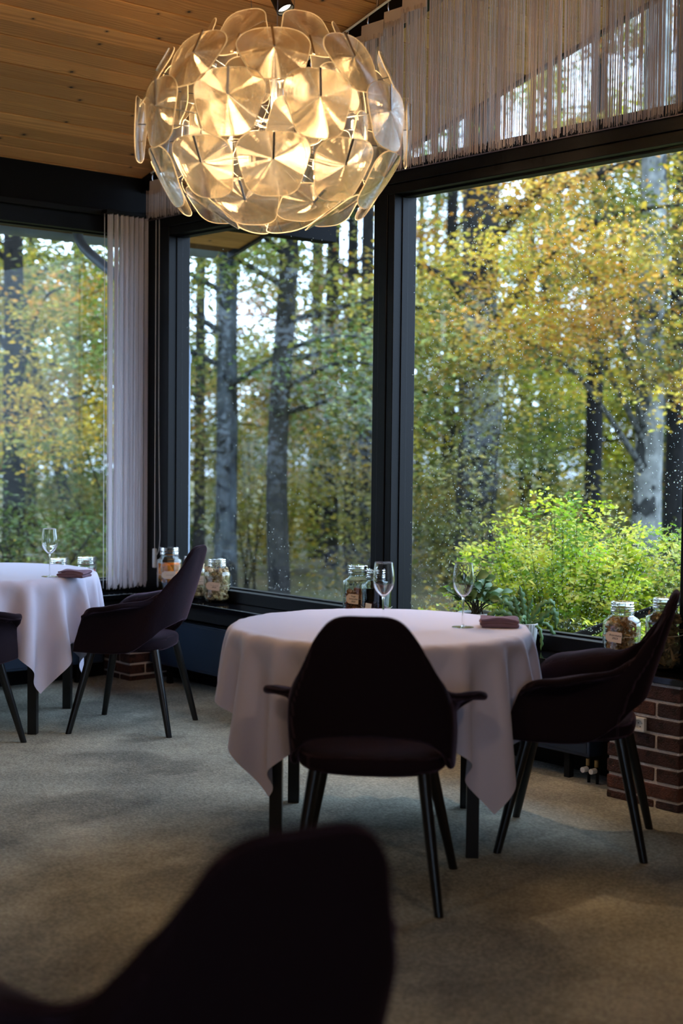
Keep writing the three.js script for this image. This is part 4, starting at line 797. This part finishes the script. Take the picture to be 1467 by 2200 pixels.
jar('glass jar of crumbly brown pieces with a tilted tag, right of the chair back', 0.983, 0.15, 0.0765, 0.25, 0.049, toCam(0.983, 0.15), { w: 0.08, h: 0.046, y: 0.098, off: -0.022, tilt: -0.1, mat: tagMaterial([['~', 36, 64], ['2023', 36, 112]], '#c9ac92') },
  (t, j) => pour(t, 'dried_pieces', lumps, crumbs, j.inner, 0.022, j.sh + 0.012, 240, 1, 0.86));
jar('glass jar of crumbly brown pieces half hidden by the tip of the chair back', 0.775, 0.17, 0.0765, 0.255, 0.049, toCam(0.775, 0.17), { w: 0.085, h: 0.05, y: 0.115, off: 0.025, tilt: 0.08, mat: tagMaterial([['~', 36, 60], ['~', 36, 105]], '#d5c3b0') },
  (t, j) => pour(t, 'dried_pieces', lumps, crumbs, j.inner, 0.022, j.sh + 0.012, 240, 1, 0.86));
jar('glass jar of orange fruit in amber syrup beside the bundled string curtain', 0.50, 0.15, 0.075, 0.287, 0.053, toCam(0.50, 0.15) + 0.9, { w: 0.08, h: 0.046, y: 0.125, off: 0, tilt: 0, ang: -0.95, mat: tagMaterial([['~', 34, 80]], '#cdb9a6') },
  (t, j) => { const l = lathe([[0, 0.014], [j.inner * 0.9, 0.016], [j.inner + 0.0015, 0.035], [j.inner + 0.0015, j.sh - 0.005], [0, j.sh - 0.005]], 48); part(t, 'syrup', l, liquid(0.98, 0.5, 0.06, 0.09)); pour(t, 'fruit', [fill.ball(0.021)], [F(0.95, 0.36, 0.02, { roughness: 0.5 })], j.inner - 0.018, 0.085, j.sh - 0.115, 46, 1, 0.92); });
jar('tall glass jar half full of brown slices, left of the black mullion', 2.177, 0.13, 0.077, 0.297, 0.047, toCam(2.177, 0.13) + 0.9, { w: 0.066, h: 0.05, y: 0.13, off: 0, ang: -1.25, tilt: -0.05, mat: tagMaterial([['Tragt-', 36, 50], ['kantareller', 34, 92], ['2023', 40, 136]], paper) },
  (t, j) => pour(t, 'dried_slices', [fill.curl(0.026, 0.03, 1), fill.curl(0.022, 0.034, 2)], [F(0.55, 0.22, 0.07), F(0.34, 0.13, 0.05)], j.inner, 0.02, 0.15, 130, 0.85, 0.74));
jar('glass jar of dark red syrup with a white tag, behind the wine glass bowl', 2.34, 0.15, 0.078, 0.29, 0.048, toCam(2.34, 0.15) + 0.9, { w: 0.05, h: 0.034, y: 0.098, off: -0.01, ang: -1.3, tilt: 1.45, mat: tagMaterial([], '#e4e0dc') },
  (t, j) => { const l = lathe([[0, 0.014], [j.inner * 0.9, 0.016], [j.inner + 0.0015, 0.035], [j.inner + 0.0015, j.sh - 0.006], [0, j.sh - 0.006]], 48); part(t, 'syrup', l, liquid(0.45, 0.05, 0.02, 0.03)); pour(t, 'fruit', [fill.ball(0.015)], [F(0.3, 0.02, 0.015, { roughness: 0.4 })], j.inner - 0.013, 0.04, 0.07, 40, 1); });
for (const [x, z, label] of [[0.16, 0.709, 'small glass jar of red fruit directly behind the wine glass on the left table'], [0.16, 0.518, 'small glass jar of red fruit behind the napkin, next to the string curtain']]) jar(label, x, z, 0.06, 0.223, 0.05, toCam(x, z) + 1.2, null, (t, j) => { pour(t, 'red_fruit', [fill.lump(0.016, 5)], [F(0.7, 0.07, 0.02, { roughness: 0.35 })], j.inner, 0.02, 0.122, 130, 1, 0.74); const l = lathe([[0, 0.014], [j.inner * 0.9, 0.016], [j.inner + 0.0015, 0.03], [j.inner + 0.0015, j.sh - 0.004], [j.inner - 0.006, j.sh + 0.006], [0, j.sh + 0.006]], 40); part(t, 'syrup', l, liquid(0.9, 0.2, 0.08, 0.06)); });

// ---------------------------------------------------------------- potted plants on the sill
const potGeo = (rt, rb, h) => { const n = 96, g = lathe([[0, 0], [rb * 0.92, 0], [rb, 0.004], [rt, h - 0.004], [rt - 0.001, h], [rt - 0.006, h], [rb - 0.004, 0.012], [0, 0.012]], n), p = g.attributes.position; for (let i = 0; i < p.count; i++) { const x = p.getX(i), z = p.getZ(i), a = Math.atan2(z, x), r = Math.hypot(x, z), y = p.getY(i); if (r > rb * 0.95 && y > 0.003 && y < h - 0.003) { const k = 1 + 0.022 * Math.sign(Math.sin(a * 24)); p.setX(i, x * k); p.setZ(i, z * k); } } g.computeVertexNormals(); return g; };
M.plantLeaf = phy({ color: lin(0.06, 0.13, 0.035), roughness: 0.42, clearcoat: 0.05, specularIntensity: 0.5, clearcoatRoughness: 0.35, side: THREE.DoubleSide });
M.plantLeaf2 = phy({ color: lin(0.10, 0.19, 0.06), roughness: 0.45, specularIntensity: 0.5, clearcoat: 0.05, clearcoatRoughness: 0.4, side: THREE.DoubleSide });
M.cactus = phy({ color: lin(0.075, 0.17, 0.045), roughness: 0.5, clearcoat: 0.08, side: THREE.DoubleSide }); M.stem = std({ color: 0x35301c, roughness: 0.8 });
const spoon = [1, 1.15, 0.85].map((k, n) => { const s = new THREE.PlaneGeometry(1, 1, 6, 10), p = s.attributes.position; for (let i = 0; i < p.count; i++) { const u = p.getX(i) * 2, v = p.getY(i) + 0.5, w = 0.5 * k * Math.pow(Math.sin(Math.PI * Math.pow(v, 1.45)), 0.75) * 0.62; p.setXYZ(i, u * w, v, 0.28 * Math.abs(u) * w + 0.16 * Math.sin(v * 2.6 + n * 0.5) - 0.1 * v); } s.computeVertexNormals(); return s; });
{
  reseed(88);
  const t = thing('potted_plant', 'bushy plant with rounded glossy leaves in a ribbed white pot on the sill', 'plant', [3.02, SILL, 0.14]);
  part(t, 'pot', potGeo(0.088, 0.068, 0.135), M.ceramic); part(t, 'soil', new THREE.CylinderGeometry(0.082, 0.08, 0.01, 32), M.soil, [0, 0.12, 0]);
  for (let k = 0; k < 15; k++) {
    const a = k * 2.4 + rr(-0.3, 0.3), out = rr(0.05, 0.17) * (k < 4 ? 0.5 : 1), up = rr(0.05, 0.14) + (k < 4 ? 0.07 : 0), e = V(Math.cos(a) * out, 0.125 + up, Math.sin(a) * out * 0.62), m = V(e.x * 0.4, 0.125 + up * 0.6, e.z * 0.4);
    const st = part(t, 'stem', taperTube([V(rr(-0.03, 0.03), 0.115, rr(-0.03, 0.03)), m, e], [0.004, 0.003, 0.0022], 8, 6), M.stem);
    for (let q = 0; q < 6; q++) {
      const b = a + q * 1.25 + rr(-0.3, 0.3), s = rr(0.05, 0.07), l = part(st, 'leaf', spoon[q % 3], rnd() < 0.7 ? M.plantLeaf : M.plantLeaf2), p = m.clone().lerp(e, 0.25 + 0.75 * (q / 5)), d = V(Math.cos(b), rr(0.1, 0.95), Math.sin(b)).normalize();
      const want = V(0.5 + rr(-0.5, 0.5), 0.55, 0.5 + rr(-0.5, 0.5)), n = want.addScaledVector(d, -want.dot(d)).normalize(), x = d.clone().cross(n); l.position.copy(p); l.quaternion.setFromRotationMatrix(new THREE.Matrix4().makeBasis(x, d, n)); l.scale.setScalar(s);
    }
  }
  // trailing cactus with deeply notched straps
  const c = thing('potted_plant', 'trailing cactus with zigzag notched leaves in a small ribbed pot', 'plant', [3.335, SILL, 0.15]);
  part(c, 'pot', potGeo(0.056, 0.046, 0.118), M.ceramic); part(c, 'soil', new THREE.CylinderGeometry(0.05, 0.048, 0.01, 28), M.soil, [0, 0.105, 0]);
  const strap = (pts, w, n, face) => {
    const cv = new THREE.CatmullRomCurve3(pts), N = n * 8, pos = [], idx = [];
    for (let i = 0; i <= N; i++) {
      const f = i / N, p = cv.getPoint(f), tg = cv.getTangent(f), s = face.clone().cross(tg).normalize(), nr = tg.clone().cross(s), taper = Math.min(1, (1 - f) * 5) * Math.min(1, 0.25 + f * 3);
      const lobe = (ph) => w * taper * (0.42 + 0.58 * Math.pow(Math.abs(Math.sin(Math.PI * (f * n + ph))), 0.8));
      const a = lobe(0), b = lobe(0.5), q = [p.clone().addScaledVector(s, -a).addScaledVector(nr, 0.1 * a), p.clone().addScaledVector(nr, 0.0018), p.clone().addScaledVector(s, b).addScaledVector(nr, 0.1 * b), p.clone().addScaledVector(nr, -0.0018)];
      for (const v of q) pos.push(v.x, v.y, v.z);
      if (i) for (let k = 0; k < 4; k++) { const x = (i - 1) * 4 + k, y = (i - 1) * 4 + (k + 1) % 4; idx.push(x, y, y + 4, x, y + 4, x + 4); }
    }
    const g = new THREE.BufferGeometry(); g.setAttribute('position', new THREE.Float32BufferAttribute(pos, 3)); g.setIndex(idx); g.computeVertexNormals(); return g;
  };
  const R3 = V(0.659, 0, -0.752), B3 = V(0.752, 0.05, 0.658), P = (r, y, b = 0) => V(R3.x * r + B3.x * b, y, R3.z * r + B3.z * b);      // r to the right along the sill front, b towards the room
  const straps = [
    [[P(0.0, 0.11), P(-0.012, 0.2), P(-0.03, 0.29)], 0.019, 7], [[P(0.01, 0.11), P(0.035, 0.15), P(0.075, 0.205), P(0.115, 0.215), P(0.135, 0.19)], 0.016, 8], [[P(0.02, 0.11), P(0.06, 0.13), P(0.1, 0.165), P(0.125, 0.172), P(0.136, 0.14), P(0.14, 0.09)], 0.02, 8],
    [[P(0.02, 0.11), P(0.06, 0.12), P(0.1, 0.11), P(0.125, 0.075), P(0.132, 0.02), P(0.118, -0.02, 0.06)], 0.012, 9], [[P(0.03, 0.11, 0.03), P(0.055, 0.1, 0.05), P(0.066, 0.05, 0.06), P(0.062, -0.0, 0.07)], 0.01, 6], [[P(-0.02, 0.11), P(-0.05, 0.17), P(-0.1, 0.215), P(-0.13, 0.2)], 0.02, 8],
    [[P(-0.01, 0.11), P(-0.04, 0.19), P(-0.055, 0.24)], 0.018, 6], [[P(0, 0.11, -0.02), P(-0.02, 0.18, -0.03), P(-0.07, 0.22, -0.04), P(-0.1, 0.17, -0.02)], 0.018, 7], [[P(-0.02, 0.11, 0.03), P(-0.06, 0.14, 0.05), P(-0.09, 0.1, 0.06)], 0.018, 6], [[P(0.0, 0.11, 0.03), P(-0.02, 0.15, 0.06), P(-0.04, 0.12, 0.08)], 0.016, 5], [[P(-0.03, 0.11), P(-0.09, 0.16), P(-0.15, 0.16), P(-0.17, 0.11)], 0.017, 7], [[P(0.01, 0.11), P(0.012, 0.17), P(0.03, 0.235)], 0.015, 6],
  ];
  for (const [pts, w, n] of straps) part(c, 'leaf', strap(pts, w * 0.95, Math.max(4, n - 1), V(0.6, rr(0.2, 0.6), 0.55)), M.cactus);
}

// ---------------------------------------------------------------- under the sills: radiators, socket
{
  const rad = (label, x0, x1, z0, z1, along) => {
    const t = thing('radiator', label, 'radiator'), Y0 = 0.115, Y1 = 0.395;
    part(t, 'casing', rbox(x0, x1, Y0, Y1, z0, z1, 0.006), M.radiator);
    if (along === 'x') { part(t, 'front_panel', rbox(x0 + 0.014, x1 - 0.014, Y0 + 0.014, Y1 - 0.014, z1 - 0.002, z1 + 0.004, 0.003), M.radiator); part(t, 'grille', rbox(x0 + 0.01, x1 - 0.01, Y1, Y1 + 0.008, z0 + 0.01, z1 - 0.005, 0.002), M.black); }
    else { part(t, 'front_panel', rbox(x1 - 0.002, x1 + 0.004, Y0 + 0.014, Y1 - 0.014, z0 + 0.014, z1 - 0.014, 0.003), M.radiator); part(t, 'grille', rbox(x0 + 0.01, x1 - 0.005, Y1, Y1 + 0.008, z0 + 0.01, z1 - 0.01, 0.002), M.black); }
    const feet = along === 'x' ? [[x0 + 0.15, (z0 + z1) / 2], [x1 - 0.15, (z0 + z1) / 2]] : [[(x0 + x1) / 2, z0 + 0.15], [(x0 + x1) / 2, z1 - 0.15]];
    for (const [fx, fz] of feet) part(t, 'foot', box(fx - 0.015, fx + 0.015, 0, Y0 + 0.005, fz - 0.015, fz + 0.015), M.black);
    return t;
  };
  const b = rad('long dark blue radiator under the gable window sill, between the brick piers', 0.36, 3.75, 0.1, 0.196, 'x');
  const brass = std({ color: 0xb59a6a, roughness: 0.35, metalness: 1 });
  for (const x of [3.722, 3.768]) { const v = new THREE.CylinderGeometry(0.012, 0.012, 0.03, 20); v.rotateX(Math.PI / 2); const k = part(b, 'valve', v, M.whitePlastic, [x, 0.06, 0.19]); part(k, 'fitting', new THREE.CylinderGeometry(0.009, 0.009, 0.03, 12), brass, [0, 0.03, -0.022]);  part(k, 'pipe', new THREE.CylinderGeometry(0.007, 0.007, 0.06, 10), M.black, [0, -0.03, -0.03]); }
  rad('dark blue radiator under the left wall sill, behind the left table', 0.1, 0.196, 0.42, 3.6, 'z');
  const s = thing('power_socket', 'white square power socket with round recess on the brick pier', 'socket', [4.097, 0.331, 0.301]);
  const sh = new THREE.Shape(), q = 0.0265; sh.moveTo(-q, -q); sh.lineTo(q, -q); sh.lineTo(q, q); sh.lineTo(-q, q); sh.closePath(); const hole = new THREE.Path(); hole.absarc(0, 0, 0.0205, 0, 6.2832, true); sh.holes.push(hole);
  const pg = new THREE.ExtrudeGeometry(sh, { depth: 0.016, bevelEnabled: true, bevelSize: 0.0012, bevelThickness: 0.0012, bevelSegments: 2, curveSegments: 36 }); part(s, 'plate', pg, M.whitePlastic, [0, 0, 0.001]);
  const disc = new THREE.CylinderGeometry(0.0208, 0.0208, 0.004, 36); disc.rotateX(Math.PI / 2); const w = part(s, 'recess', disc, M.whitePlastic, [0, 0, 0.003]);
  for (const [x, y] of [[-0.0095, 0.003], [0.0095, 0.003], [0, -0.0115]]) { const g = new THREE.CylinderGeometry(0.0027, 0.0027, 0.002, 14); g.rotateX(Math.PI / 2); part(w, 'pin_hole', g, M.socketHole, [x, y, 0.0016]); }
}

renderer.render(scene, camera);
